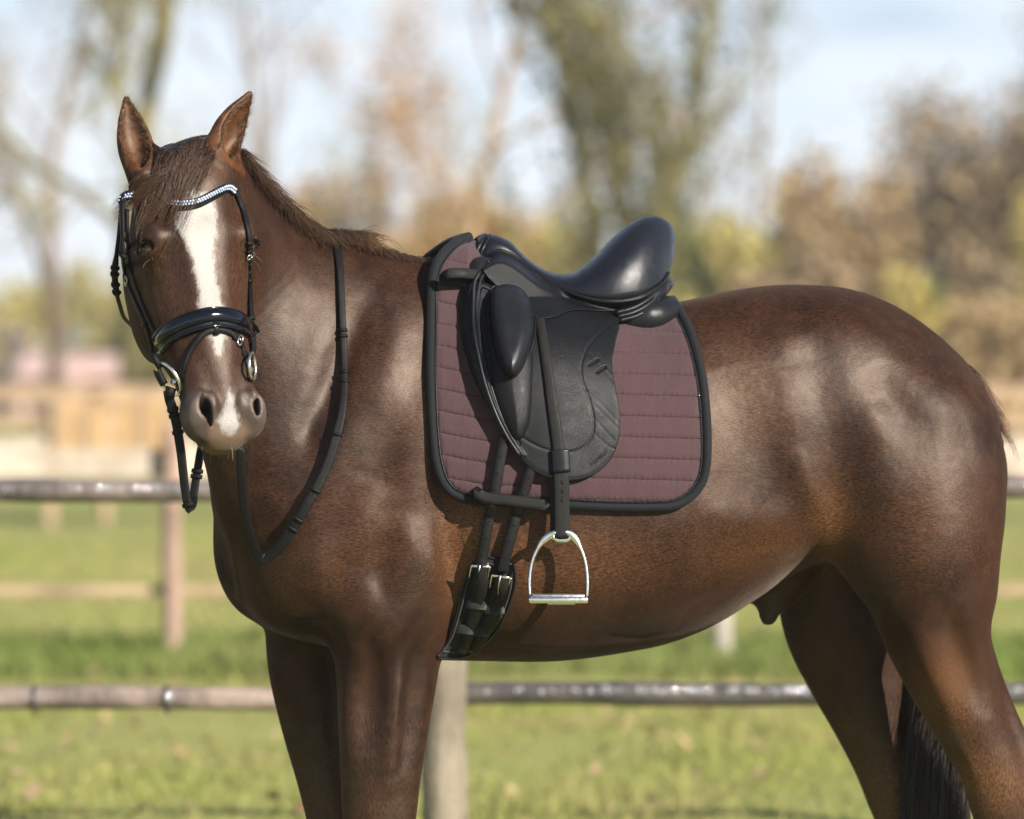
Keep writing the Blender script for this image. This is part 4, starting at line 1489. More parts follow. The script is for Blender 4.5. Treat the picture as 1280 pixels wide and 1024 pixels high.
# buckles, strap ends, keepers
for bx, by, ang, ends in ((601, 708, -3, [(601, 706), (603, 722), (602, 738), (597, 752), (592, 766), (588, 780), (583, 795), (578, 806)]), (626.5, 721, -8, [(626, 719), (630, 734), (628, 748), (619, 758), (613, 770), (607, 784), (600, 797), (592, 808)])):
    y = float(girth_d(bx, by)) - .040
    ca, sa = math.cos(R(ang)), math.sin(R(ang))
    bar = [pt(bx + ca * k - 0 * sa, by - sa * k, y) for k in (-11.5, -6, 0, 6, 11.5)]
    side = lambda k: [pt(bx + ca * k, by - sa * k, y), pt(bx + ca * k - 2, by - sa * k + 8, y + .012), pt(bx + ca * k - 3, by - sa * k + 15, y + .024)]
    b_ = geo_obj('buckle', [tube_geo(np.array(bar), .0030, 8), tube_geo(catmull(side(-11.5), 4), .0020, 6), tube_geo(catmull(side(11.5), 4), .0020, 6)], girth, M['steel'])
    geo_obj('buckle_tongue', [tube_geo(np.array([pt(bx - 1, by - 1, y - .004), pt(bx - 3, by + 10, y + .004), pt(bx - 4, by + 22, y + .018)]), .0018, 6)], b_, M['dull_steel'])
    c = catmull(ends, 5)
    hump = np.interp(np.arange(len(c)), [0, len(c) * .2, len(c) * .45, len(c) - 1], [.040, .040, .026, .022])
    P = np.array([pt(u, v, float(girth_d(u, v)) - h) for (u, v), h in zip(c, hump)])
    geo_obj('strap_end', [strap_geo(P, np.tile((0, -1, 0.1), (len(P), 1)), .0215, .004)], girth, M['worn_leather'])
    for kx, ky in ((ends[3][0] - 1, ends[3][1] + 4), (ends[6][0] - 1, ends[6][1] - 8)):
        P = np.array([pt(kx + k, ky + k * .10, float(girth_d(kx, ky)) - .030 + .00009 * k * k) for k in np.linspace(-12, 12, 9)])
        geo_obj('elastic_keeper', [strap_geo(P, np.tile((0, -1, 0.1), (len(P), 1)), .019, .003)], girth, M['elastic'])
    # rows of backing leather
    P = np.array([pt(u, v, float(girth_d(u, v)) - .017) for u, v in catmull([(ends[0][0] + 2, ends[0][1] - 4), ends[3], ends[5], (ends[7][0] - 4, ends[7][1] + 8)], 6)])
    geo_obj('backing_strap', [strap_geo(P, np.tile((0, -1, 0.1), (len(P), 1)), .030, .004)], girth, M['smooth_leather'])
# ------------------------------------------------------------------ stirrup leather and iron
sl = empty('stirrup_leather', tuple(pt(690, 520, -.35)))
tag(sl, 'narrow black leather strap hanging over the saddle flap to the stirrup', 'strap')
def leather_d(u, v):
    v = np.asarray(v, float)
    return np.where(v < 600, flap_d(u, np.minimum(v, 600)) - .013, flap_d(u, 600 + 0 * v) - .013 - (v - 600) / 600 * .02)
c = catmull([(674, 396), (679, 425), (684.5, 460), (690, 500), (695, 535), (699, 565), (701.5, 595), (702.5, 630), (702.5, 673)], 8)
P = ptv(c[:, 0], c[:, 1], leather_d(c[:, 0], c[:, 1]))
w = np.interp(c[:, 1], [396, 430, 560, 600, 673], [.019, .020, .024, .031, .030])
geo_obj('outer_strap', [strap_geo(P, np.tile((.05, -1, 0), (len(P), 1)), w, .005)], sl, M['worn_leather'])
P2 = P + np.array((-.009, .010, 0))
geo_obj('inner_strap', [strap_geo(P2, np.tile((.05, -1, 0), (len(P2), 1)), w * .95, .005)], sl, M['strap_leather'])
kk = [k for k in range(len(c)) if 562 < c[k, 1] < 590]
KPc = catmull([(700.3, 562), (701, 575), (701.8, 590)], 5)
KPp = ptv(KPc[:, 0], KPc[:, 1], leather_d(KPc[:, 0], KPc[:, 1]) - .004)
geo_obj('strap_keeper', [strap_geo(KPp, np.tile((.05, -1, 0), (len(KPp), 1)), .036, .008)], sl, M['smooth_leather'])
for v in (600, 611, 622):
    y = float(leather_d(703, v)) - .0048
    geo_obj('punched_slot', [strap_geo(np.array([pt(703, v, y), pt(703, v + 5.5, y)]), np.tile((0, -1, 0), (2, 1)), .0020, .0010)], sl, M['smooth_leather'])

iron = empty('stirrup_iron', tuple(pt(698, 750, -.38)))
tag(iron, 'polished steel stirrup iron hanging empty beside the horse belly', 'stirrup')
SY = float(leather_d(702, 668)) + .003
arch = catmull([(662.5, 744), (662, 728), (664, 708), (669, 692), (678, 677), (690, 668), (702, 664.5), (713, 668), (722, 678), (729, 693), (733, 709), (734.5, 728), (734, 744)], 6)
wd = np.interp(np.abs(arch[:, 0] - 698), [0, 14, 30, 37], [.0060, .0066, .0056, .0056])
rings = []
A3 = ptv(arch[:, 0], arch[:, 1], np.full(len(arch), SY))
T = np.gradient(A3, axis=0); T /= np.linalg.norm(T, axis=1)[:, None]
for i in range(len(A3)):
    b = np.array((0, -1.0, 0)); a = np.cross(T[i], b)
    wide = .0042 + .004 * math.exp(-((arch[i, 1] - 672) / 9) ** 2)
    deep = np.interp(arch[i, 1], [664, 700, 744], [.006, .008, .014])
    rings.append(np.array([A3[i] + a * wide * math.cos(t) + b * deep * math.sin(t) for t in np.linspace(0, 2 * math.pi, 12, endpoint=False)]))
geo_obj('arch', [sweep(rings, None)], iron, M['steel'])
# eye: bar across the top with the slot for the leather
c = catmull([(690, 669), (695, 674.5), (702.5, 675.5), (710, 674.5), (714, 669)], 5)
geo_obj('eye_bar', [tube_geo(ptv(c[:, 0], c[:, 1], np.full(len(c), SY)), .0050, 8)], iron, M['steel'])
def rbox(cx, cy, cz, sx, sy, sz, bev):
    bmx = bmesh.new()
    bmesh.ops.create_cube(bmx, size=1)
    for v in bmx.verts:
        v.co = Vector((v.co.x * sx, v.co.y * sy, v.co.z * sz))
    bmesh.ops.bevel(bmx, geom=bmx.edges[:], offset=bev, segments=2, affect='EDGES', profile=.5)
    V = [(v.co.x + cx, v.co.y + cy, v.co.z + cz) for v in bmx.verts]
    bmx.verts.index_update()
    F = [tuple(v.index for v in f.verts) for f in bmx.faces]
    bmx.free()
    return V, F
b0 = pt(698, 749.5, SY)
geo_obj('tread', [rbox(b0[0], SY, b0[2], .119, .046, .013, .004)], iron, M['steel'])
geo_obj('tread_pad', [rbox(b0[0], SY, b0[2] + .0085, .104, .034, .004, .0012)], iron, M['dull_steel'])
geo_obj('tread_plate', [rbox(b0[0] + .006, SY, b0[2] - .0075, .055, .030, .004, .0012)], iron, M['dull_steel'])
# ------------------------------------------------------------------ bridle
bridle = empty('bridle', tuple(pt(240, 240, -.5)))
tag(bridle, 'black leather bridle with crystal browband, patent noseband and long looped reins', 'bridle')
def on(px_pts, off=.004, n=6, guess=-.5, smooth=3, ymax=None):
    c = catmull(px_pts, n)
    P, Nn = [], []
    for u, v in c:
        p, nn = surf(u, v, off, guess)
        P.append(p); Nn.append(nn)
    P, Nn = np.array(P), np.array(Nn)
    for _ in range(smooth):
        P[1:-1] = (P[:-2] + 2 * P[1:-1] + P[2:]) / 4
        Nn[1:-1] = (Nn[:-2] + 2 * Nn[1:-1] + Nn[2:]) / 4
    # keep the pixels, use the smoothed depth
    P = ptv(c[:, 0], c[:, 1], P[:, 1])
    return c, P, Nn
def wrap(spec, off):
    """points on the head given in its own frame (u, v, w): pushed out of the skull by off"""
    P, Nn = [], []
    for u, v, w in spec:
        q = hd(u, v, w)
        loc, nor, i, d = horse_bvh.find_nearest(Vector(q))
        P.append(np.array(loc) + np.array(nor) * off); Nn.append(np.array(nor))
    return np.array(P), np.array(Nn)
def buckle_at(parent, p, tdir, n, w, name='buckle', mat='steel'):
    t = np.asarray(tdir) / np.linalg.norm(tdir)
    n = n - (n @ t) * t
    n /= np.linalg.norm(n)
    b = np.cross(t, n)
    h = .009
    c = [p + b * w * x + t * h * y + n * .003 for x, y in ((-.6, -.6), (.6, -.6), (.6, .6), (-.6, .6))]
    c = catmull(c, 3, True)
    return geo_obj(name, [tube_geo(c, .0016, 6, True), tube_geo(np.array([p - t * h * .6 + n * .004, p + t * h * .7 + n * .005]), .0012, 5)], parent, M[mat])
def keeper_at(parent, p, tdir, n, w, ln=.007, th=.006, name='keeper'):
    t = np.asarray(tdir) / np.linalg.norm(tdir)
    return geo_obj(name, [strap_geo(np.array([p - t * ln / 2, p + t * ln / 2]), np.array([n, n]), w, th)], parent, M['strap_leather'])

# browband with two rows of crystals
BB = [(151, 250), (157, 244.5), (165, 242.5), (176, 243.5), (193, 247.5), (210, 252.5), (226.5, 255), (245, 252.5), (260, 246), (275, 238), (285, 234.5), (293, 239)]
c, P, Nn = on(BB, .007, 8)
bb = geo_obj('browband', [strap_geo(P, Nn, .0155, .006)], bridle, M['smooth_leather'])
geo_obj('browband_lining', [strap_geo(P - Nn * .004 + np.array((0, 0, -.004)), Nn, .017, .005)], bridle, M['strap_leather'])
cm = bmesh.new()
bmesh.ops.create_icosphere(cm, subdivisions=1, radius=.0031)
cc_me = bpy.data.meshes.new('crystal'); cm.to_mesh(cc_me); cm.free()
cc_me.materials.append(M['clear_crystal'])
L = np.concatenate([[0], np.cumsum(np.linalg.norm(np.diff(P, axis=0), axis=1))])
rngb = random.Random(9)
for d in np.arange(.004, L[-1] - .003, .0058):
    q = np.array([np.interp(d, L, P[:, i]) for i in range(3)])
    nn = np.array([np.interp(d, L, Nn[:, i]) for i in range(3)])
    for row in (-1, 1):
        o = bpy.data.objects.new('crystal', cc_me)
        COL.objects.link(o)
        o.parent = bb
        o.location = q + nn * .0045 + np.array((.0012 * row, 0, row * .0028))
        o.rotation_euler = [rngb.uniform(0, 3) for _ in range(3)]
        o.scale = (1, .8, 1)

# headpiece over the poll, cheekpieces, throatlatch, noseband straps (viewer's left side)
def strap_px(name, pts, w, th, off, mat='strap_leather', n=6, parent=None, guess=-.5):
    c, P, Nn = on(pts, off, n, guess)
    return geo_obj(name, [strap_geo(P, Nn, w, th)], parent or bridle, M[mat]), c, P, Nn
def at_px(c, P, Nn, v):
    i = int(np.argmin(np.abs(c[:, 1] - v)))
    i = min(max(i, 1), len(P) - 2)
    return P[i], P[i + 1] - P[i - 1], Nn[i]
hp, hN = wrap([(.115, .125, -.07), (.07, .12, -.085), (.03, .10, -.10), (.0, .06, -.10), (-.02, 0, -.10), (.0, -.06, -.10), (.02, -.085, -.12)], .006)
hp, hN = catmull(hp, 6), catmull(hN, 6)
geo_obj('headpiece', [strap_geo(hp, hN, .032, .006)], bridle, M['smooth_leather'])
o, c, P, Nn = strap_px('cheekpiece', [(152, 246), (152.5, 268), (153, 290), (153, 315), (155.5, 338), (161, 358), (170, 380), (180, 402), (187, 425), (193, 448)], .0135, .005, .008)
for v in (318, 346, 352, 405, 440):
    p, t, nn = at_px(c, P, Nn, v)
    keeper_at(bridle, p + nn * .001, t, nn, .0185)
p, t, nn = at_px(c, P, Nn, 350)
buckle_at(bridle, p, t, nn, .016, mat='dull_steel')
o, c, P, Nn = strap_px('noseband_strap', [(158, 262), (158.5, 285), (160, 312), (164, 338), (172, 364), (181, 388), (190, 408), (200, 428)], .0115, .005, .007)
for v in (300, 316, 336):
    p, t, nn = at_px(c, P, Nn, v)
    keeper_at(bridle, p + nn * .001, t, nn, .0165)
# throatlatch, swinging free at the far left
TH = [(151.5, 256), (149, 290), (146, 315), (143.5, 335), (143.5, 350), (146, 368), (150, 382), (155, 396), (166, 408)]
c = catmull(TH, 6)
yt = float(surf(158, 330, 0)[0][1])
P = ptv(c[:, 0], c[:, 1], yt - .006 + 0 * c[:, 0] + np.linspace(0, 1, len(c)) ** 3 * .25)
geo_obj('throatlatch', [strap_geo(P, np.tile((-.4, -1, 0), (len(P), 1)), np.interp(c[:, 1], [256, 320, 330, 366, 372], [.007, .008, .013, .012, .006]), .006)], bridle, M['strap_leather'])
for v in (334, 343, 355, 365):
    i = int(np.argmin(np.abs(c[:, 1] - v)))
    keeper_at(bridle, P[i], P[i + 1] - P[i - 1], np.array((-.4, -1, 0)), .017, .007, .010)
# viewer's right side
o, c, P, Nn = strap_px('cheekpiece', [(295, 240), (304, 262), (309, 282), (312, 300), (311.5, 330), (312.5, 360), (313.5, 385), (315.5, 410), (317, 435), (314, 448)], .011, .005, .007)
for v in (306, 316, 330, 342, 352, 398):
    p, t, nn = at_px(c, P, Nn, v)
    keeper_at(bridle, p + nn * .001, t, nn, .0150, .008)
p, t, nn = at_px(c, P, Nn, 322)
buckle_at(bridle, p, t, nn, .013, mat='dull_steel')
# noseband: padded patent leather
NBt = [(199, 426), (206, 416), (218, 406.5), (234, 397.5), (252, 391), (268, 388), (283, 389), (295, 392.5), (305, 399.5), (313, 413)]
NBb = [(199, 438), (206, 430), (218, 421), (234, 414.5), (252, 409), (266, 407), (283, 408), (296, 412), (306, 418), (314, 430)]
mid = [((a + c_) / 2, (b + d) / 2) for (a, b), (c_, d) in zip(NBt, NBb)]
c, P, Nn = on(mid, .004, 8)
geo_obj('noseband_padding', [strap_geo(P, Nn, .040, .010, crown=.2)], bridle, M['smooth_leather'])
rings = []
T = np.gradient(P, axis=0)
for i in range(len(P)):
    t = T[i] / np.linalg.norm(T[i])
    n = Nn[i] - (Nn[i] @ t) * t
    n /= np.linalg.norm(n)
    b = np.cross(t, n)
    e = min(1, .45 + 3.0 * min(i, len(P) - 1 - i) / len(P))
    rings.append(np.array([P[i] + n * (.006 + .0095 * e * math.sin(a) ** .7) + b * .0135 * e * math.cos(a) + b * .004 * (1 if b[2] > 0 else -1) for a in np.linspace(0, math.pi, 12)] + [P[i] + b * .010 * k for k in (-.6, .6)]))
geo_obj('noseband', [sweep(rings, None)], bridle, M['patent'])
for sgn, rr in ((1, .0024), (-1, .0030)):
    E = []
    for i in range(len(P)):
        t = T[i] / np.linalg.norm(T[i]); n = Nn[i] - (Nn[i] @ t) * t; n /= np.linalg.norm(n); b = np.cross(t, n)
        if b[2] < 0:
            b = -b
        E.append(P[i] + n * .0085 + b * .0185 * sgn)
    geo_obj('noseband_piping', [tube_geo(np.array(E), rr, 8)], bridle, M['patent'])
# flash strap with its loop
c, P, Nn = on([(270.5, 412), (262, 413.5), (253, 418.5), (245, 427), (236, 441), (230, 455), (226.5, 471), (224.5, 488)], .006, 8)
geo_obj('flash_strap', [strap_geo(P, Nn, .0125, .005)], bridle, M['strap_leather'])
c2, P2, N2 = on([(270.5, 412), (279, 412.5), (288, 415.5), (296, 422), (303, 433), (308, 448), (311.5, 462), (312.5, 474)], .006, 8)
geo_obj('flash_strap', [strap_geo(P2, N2, .0125, .005)], bridle, M['strap_leather'])
for v in (420, 430, 442):
    p, t, nn = at_px(c2, P2, N2, v)
    keeper_at(bridle, p, t, nn, .018, .007)
p, t, nn = at_px(c2, P2, N2, 426)
buckle_at(bridle, p, t, nn, .016)
geo_obj('flash_loop', [strap_geo(np.array([P[0] + np.array((0, 0, .016)), P[0] + np.array((0, -.003, 0)), P[0] + np.array((0, 0, -.010))]), np.tile(Nn[0], (3, 1)), .013, .005)], bridle, M['smooth_leather'])

# bit rings
def ring(cpx, cpy, y, ax, r, wire, name='bit_ring'):
    """flat ring with its own normal ax"""
    ax = np.asarray(ax, float); ax /= np.linalg.norm(ax)
    a = np.cross(ax, (0, 0, 1.0)); a /= np.linalg.norm(a)
    b = np.cross(ax, a)
    ce = pt(cpx, cpy, y)
    th = np.linspace(0, 2 * math.pi, 36, endpoint=False)
    return geo_obj(name, [tube_geo(ce + r * (np.cos(th)[:, None] * a + np.sin(th)[:, None] * b), wire, 8, True)], bridle, M['steel'])
yl_ = float(surf(222, 470, 0)[0][1])
tilt = np.array((-.72, -.52, -.46))
ring(211, 474, yl_ - .010, tilt, .035, .0036)
ring(315.5, 458, float(surf(309, 458, 0)[0][1]) - .004, (.97, -.16, .05), .026, .0032)
geo_obj('mouthpiece', [tube_geo(catmull([pt(216, 478, yl_), hd(.47, .05, -.10), hd(.47, 0, -.11), hd(.47, -.05, -.10), pt(314, 462, float(surf(309, 458, 0)[0][1]))], 6), .007, 8)], bridle, M['steel'])
# leather loop end of the cheekpiece round the ring and the ring's lower keeper
for (a, b, w, m) in (([(191, 443), (195.5, 451), (201, 460)], -.014, .014, 'strap_leather'), ([(214, 484), (212, 490), (211, 497)], -.018, .019, 'strap_leather')):
    P = np.array([pt(u, v, yl_ + b) for u, v in a])
    geo_obj('ring_loop', [strap_geo(P, np.tile((-.3, -1, .2), (3, 1)), w, .012)], bridle, M[m])
# curb side strap stub behind the ring
P = catmull([pt(196, 462, yl_ + .012), pt(199, 470, yl_ + .01), pt(205, 481, yl_ + .008)], 5)
geo_obj('ring_loop', [strap_geo(P, np.tile((-.6, -1, 0), (len(P), 1)), .016, .007)], bridle, M['strap_leather'])

# reins: the left of the picture hangs from the ring and loops back under the chin
RA = [(210, 488), (212, 500), (216, 512), (220, 528), (223, 545), (226, 565), (228.5, 588), (231, 610), (234, 628), (237.5, 637), (241, 630), (242.5, 615), (245, 598), (248, 580), (251, 562), (256, 545)]
c = catmull(RA, 8)
yr = np.interp(np.arange(len(c)), [0, len(c) * .6, len(c) * .7, len(c) - 1], [yl_ - .012, yl_ - .010, yl_ + .030, yl_ + .055])
P = ptv(c[:, 0], c[:, 1], yr)
Nn = np.tile((-.25, -1, .1), (len(c), 1))
geo_obj('rein', [strap_geo(P, Nn, np.interp(np.arange(len(c)), [0, 20, 60, len(c) - 1], [.020, .019, .017, .016]), .0034, crown=.05)], bridle, M['strap_leather'])
for v, side in ((512, 0), (520, 0), (541, 0), (631, 0), (590, 1), (596, 1)):
    idx = [i for i in range(1, len(c) - 1) if (i < len(c) * .58) == (side == 0)]
    i = min(idx, key=lambda k: abs(c[k, 1] - v))
    keeper_at(bridle, P[i] + np.array((0, -.001, 0)), P[i + 1] - P[i - 1], Nn[i], .023, .008, .007)
# the long rein down to the chest and up over the neck
RB = [(298, 545), (301, 566), (301.5, 590), (303, 615), (306, 640), (311.5, 668), (320, 690), (328, 698.5), (337, 694.5), (350, 683), (364, 664), (378, 641), (391, 618), (402, 598), (412, 573), (420, 546), (426, 522), (429.5, 496), (430.5, 465), (430, 435), (428.5, 405), (427, 370), (425.5, 340), (423.5, 320), (421, 306), (418, 298)]
c = catmull(RB, 8)
P, Nn = [], []
for i, (u, v) in enumerate(c):
    p, n = surf(u, v, 0, -.3)
    t = i / len(c)
    lift = np.interp(t, [0, .06, .22, .32, .5, .7, .9, 1.0], [.05, .06, .05, .035, .028, .020, .010, .010])
    yy = p[1] - lift
    if t < .25:
        yy = float(np.interp(v, [545, 580, 640, 690], [-.44, -.43, -.40, -.36]))
    P.append(pt(u, v, yy)); Nn.append(n)
P, Nn = np.array(P), np.array(Nn)
for _ in range(14):
    P[1:-1, 1] = (P[:-2, 1] + P[2:, 1]) / 2
P = ptv(c[:, 0], c[:, 1], P[:, 1])
face_n = np.array([(0.1, -1, .2)] * len(c)) + .6 * Nn
tw = np.interp(np.arange(len(c)) / len(c), [0, .2, .32, .62, .72, .85, 1], [.018, .020, .022, .018, .013, .014, .018])
geo_obj('rein', [strap_geo(P, face_n, tw, .0034, crown=.05)], bridle, M['strap_leather'])
for uv in ((327, 698), (366, 661), (372, 650), (394, 612), (421, 543), (430.5, 478), (430, 466), (429, 421), (428.5, 412)):
    i = int(np.argmin(np.hypot(c[:, 0] - uv[0], c[:, 1] - uv[1])))
    i = min(max(i, 1), len(c) - 2)
    keeper_at(bridle, P[i], P[i + 1] - P[i - 1], face_n[i], tw[i] + .004, .006, .0075)
# far part of the rein, hidden side, from the bit behind the chin
Pf = catmull([pt(314, 474, float(surf(309, 458, 0)[0][1])), hd(.52, -.075, -.12), hd(.58, -.05, -.15), P[2]], 6)
geo_obj('rein', [strap_geo(Pf, np.tile((.6, -.8, 0), (len(Pf), 1)), .017, .0034, crown=.05)], bridle, M['strap_leather'])
# ------------------------------------------------------------------ hair: mane, forelock, tail, whiskers, lashes
def strands(name, curves, r0, r1, mat, parent, sides=3, seed=1):
    """thin tapering hairs as one mesh; curves: (n, m, 3)"""
    C = np.asarray(curves, float)
    n, m, _ = C.shape
    T = np.gradient(C, axis=1)
    T /= np.linalg.norm(T, axis=2, keepdims=True) + 1e-12
    a = np.cross(T, np.array((.31, .9, .3)))
    a /= np.linalg.norm(a, axis=2, keepdims=True) + 1e-12
    b = np.cross(T, a)
    rad = np.interp(np.linspace(0, 1, m), [0, .3, 1], [r0, (r0 * .9 + r1 * .1), r1])[None, :, None]
    V = np.stack([C + rad * (a * math.cos(2 * math.pi * k / sides) + b * math.sin(2 * math.pi * k / sides)) for k in range(sides)], 2)
    idx = np.arange(n * m * sides).reshape(n, m, sides)
    Q = []
    for k in range(sides):
        k2 = (k + 1) % sides
        Q.append(np.stack([idx[:, :-1, k], idx[:, :-1, k2], idx[:, 1:, k2], idx[:, 1:, k]], -1).reshape(-1, 4))
    me = fast_mesh(name, V.reshape(-1, 3), np.concatenate(Q))
    rng = np.random.default_rng(seed)
    al = np.broadcast_to(np.linspace(0, 1, m)[None, :, None], (n, m, sides)).ravel()
    rn = np.broadcast_to(rng.random(n)[:, None, None], (n, m, sides)).ravel()
    for nm, arr in (('along', al), ('rnd', rn)):
        at = me.attributes.new(nm, 'FLOAT', 'POINT')
        at.data.foreach_set('value', np.ascontiguousarray(arr, np.float32))
    return link(name, me, parent, mat)

def bez(p0, p1, p2, p3, m):
    t = np.linspace(0, 1, m)[None, :, None]
    return (1 - t) ** 3 * p0[:, None] + 3 * (1 - t) ** 2 * t * p1[:, None] + 3 * (1 - t) * t ** 2 * p2[:, None] + t ** 3 * p3[:, None]

rg = np.random.default_rng(7)
def skin_pts(px, py, guess=-.3):
    """nearest point of the skin and its normal for pixels on or near the outline"""
    P, Nn = [], []
    for u, v in zip(px, py):
        p, n = surf(u, v, 0, guess)
        P.append(p); Nn.append(n)
    return np.array(P), np.array(Nn)

# mane: short pulled mane along the crest, lying over to the near side in small locks
CR = catmull([(300, 212), (318, 232), (340, 252), (362, 266), (384, 277), (405, 288), (425, 299), (445, 309), (468, 318), (492, 323), (512, 326), (534, 327)], 10)
cl = np.concatenate([[0], np.cumsum(np.linalg.norm(np.diff(CR, axis=0), axis=1))])
def crest_pts(s):
    u, v = np.interp(s, cl, CR[:, 0]), np.interp(s, cl, CR[:, 1])
    P = []
    for a, b in zip(u, v):
        # walk down from above to the outline
        y = None
        for k in range(-30, 30):
            y = hit_y(a, b + k)
            if y is not None:
                P.append(pt(a, b + k + .5, y)); break
        if y is None:
            P.append(pt(a, b, -.2))
    return np.array(P)
n = 3600
s = np.sort(rg.random(n)) * cl[-1]
root = crest_pts(np.linspace(0, cl[-1], 160))
sr = np.linspace(0, cl[-1], 160)
for ax in range(3):
    root[:, ax] = np.convolve(np.pad(root[:, ax], 4, mode='edge'), np.ones(9) / 9, mode='valid')
B = np.stack([np.interp(s, sr, root[:, i]) for i in range(3)], 1)
B += rg.normal(0, 1, (n, 3)) * np.array((.004, .010, .003))
q = s / cl[-1]
lock = np.sin(s * .42 + 1.3 * np.sin(s * .13)) 
ln = np.interp(q, [0, .1, .35, .5, .56, .66, .72, .85, 1], [.035, .050, .052, .052, .048, .044, .030, .024, .020]) * (.75 + .45 * rg.random(n) + .12 * lock)
stand = np.interp(q, [0, .2, .45, .52, .60, .68, .8, 1], [.08, .08, .12, .28, .50, .32, .18, .18]) * (.6 + .8 * rg.random(n))
dirx = np.interp(q, [0, .4, .55, .7, 1], [.55, .50, .55, .75, .9])
side = np.stack([dirx + rg.normal(0, .22, n) + .12 * lock, -.62 + rg.normal(0, .18, n), np.full(n, -.85)], 1)
up = np.stack([.25 + rg.normal(0, .25, n), rg.normal(-.1, .25, n), np.ones(n)], 1)
p1 = B + up * (ln * (.22 + .55 * stand))[:, None]
p2 = p1 + side * (ln * .45)[:, None] + up * (ln * .30 * stand)[:, None]
p3 = p2 + side * (ln * .55 * (1.1 - .7 * np.clip(stand, 0, 1)))[:, None] + rg.normal(0, .004, (n, 3))
strands('mane', bez(B - up * .006, p1, p2, p3, 7), .00075, .00018, M['mane'], horse, seed=3)
# curl of longer hair behind the rein
n = 220
cx = 442 + rg.normal(0, 9, n); cy = 298 + rg.normal(0, 3, n)
B = ptv(cx, cy + 8, np.full(n, float(yc(-.3)) - .02) + rg.normal(0, .012, n))
a0 = rg.uniform(-.3, .3, n)
ln = .028 + .018 * rg.random(n)
d1 = np.stack([.2 + a0, rg.normal(-.2, .2, n), np.ones(n)], 1)
d2 = np.stack([1.0 + a0, rg.normal(-.4, .2, n), .15 + rg.normal(0, .2, n)], 1)
d3 = np.stack([.35 + a0, rg.normal(-.5, .2, n), -1.0 + rg.normal(0, .2, n)], 1)
p1 = B + d1 * (ln * .55)[:, None]; p2 = p1 + d2 * (ln * .60)[:, None]; p3 = p2 + d3 * (ln * .75)[:, None]
strands('mane_tuft', bez(B, p1, p2, p3, 8), .0007, .0002, M['tailtop'], horse, seed=5)

# forelock: from the poll down over the forehead, swept to the picture left
n = 1150
u0 = -.030 + .055 * rg.random(n) ** .8; v0 = np.where(rg.random(n) < .82, np.clip(rg.normal(0.012, .028, n), -.042, .070), rg.uniform(-.052, .070, n))
B = []
for a, b in zip(u0, v0):
    loc, nor, i, d = horse_bvh.find_nearest(Vector(hd(a, b, .01 if a > 0 else .0)))
    B.append(np.array(loc))
B = np.array(B)
spread = rg.random(n)
uend = .035 + .130 * spread ** 1.35 + rg.normal(0, .024, n)
vend = v0 * .55 + .020 + .085 * spread ** 1.2 + rg.normal(0, .012, n)
def skin(u, v, off):
    out = []
    for a, b, o in zip(u, v, off):
        loc, nor, i, d = horse_bvh.find_nearest(Vector(hd(a, b, .02 if abs(b) < .085 else -.03)))
        out.append(np.array(loc) + np.array(nor) * o)
    return np.array(out)
lift = .006 + .016 * rg.random(n)
back = rg.random(n) < .45
for i in np.nonzero(back)[0]:
    loc, nor, _i, _d = horse_bvh.find_nearest(Vector(hd(-.035, v0[i], rg.uniform(-.10, -.02))))
    B[i] = np.array(loc)
u0 = np.where(back, -.005, u0)
lift = lift + .006 * back
p1 = skin(u0 + (uend - u0) * .33, v0 + (vend - v0) * .20, lift + .006)
p2 = skin(u0 + (uend - u0) * .68, v0 + (vend - v0) * .58, lift + .006)
p3 = skin(uend, vend, .003 + .012 * rg.random(n))
strands('forelock', bez(B, p1, p2, p3, 10), .00062, .0002, M['forelock'], horse, seed=8)
# loose lock that passes over the browband to the left and sticks out past the cheek
n = 150
v0 = rg.normal(.045, .018, n); u0 = rg.normal(.03, .012, n)
B = skin(u0, v0, np.full(n, .006))
tipx = rg.uniform(139, 168, n); tipy = 255 + (168 - tipx) * .35 + rg.normal(0, 9, n)
ytip = H_O[1] - .02 + (tipx - 139) * -.0012
tip = ptv(tipx, tipy, ytip)
p1 = B + (tip - B) * .3 + H_w * .030 + np.array((0, 0, .004)); p2 = B + (tip - B) * .72 + H_w * .022
strands('forelock_lock', bez(B, p1, p2, tip, 10), .0007, .0002, M['forelock'], horse, seed=12)
# short hair on the edge of the ears
EC = []
rgE = np.random.default_rng(21)
for (b_, t_), od in ((EAR_L, (.22, -1.0, .1)), (EAR_R, (.80, -.66, -.10))):
    ax = t_ - b_; L_ = np.linalg.norm(ax); tt = ax / L_
    od = np.array(od); od = od - (od @ tt) * tt; od /= np.linalg.norm(od)
    la = np.cross(od, tt)
    for k in range(520):
        f = rgE.uniform(.12, .94)
        wdt = np.interp(f, [0, .15, .32, .5, .68, .85, .97], [.85, .93, 1, .95, .75, .44, .13]) * .036
        sg = rgE.choice((-1, 1))
        inn = rgE.random()
        p = b_ + ax * f + la * sg * wdt * (.80 if inn < .6 else rgE.uniform(.3, .9)) + od * (.010 if inn < .6 else .004)
        loc_, nor_, i_, d_ = horse_bvh.find_nearest(Vector(p))
        p = np.array(loc_)
        d = tt * .6 + la * -sg * (.2 if inn < .6 else .7) + od * .5 + rgE.normal(0, .25, 3)
        d /= np.linalg.norm(d)
        l = rgE.uniform(.006, .014)
        EC.append([p, p + d * l * .5, p + d * l + tt * l * .2])
strands('ear_hair', np.array(EC), .00045, .00015, M['tailtop'], horse, seed=22)

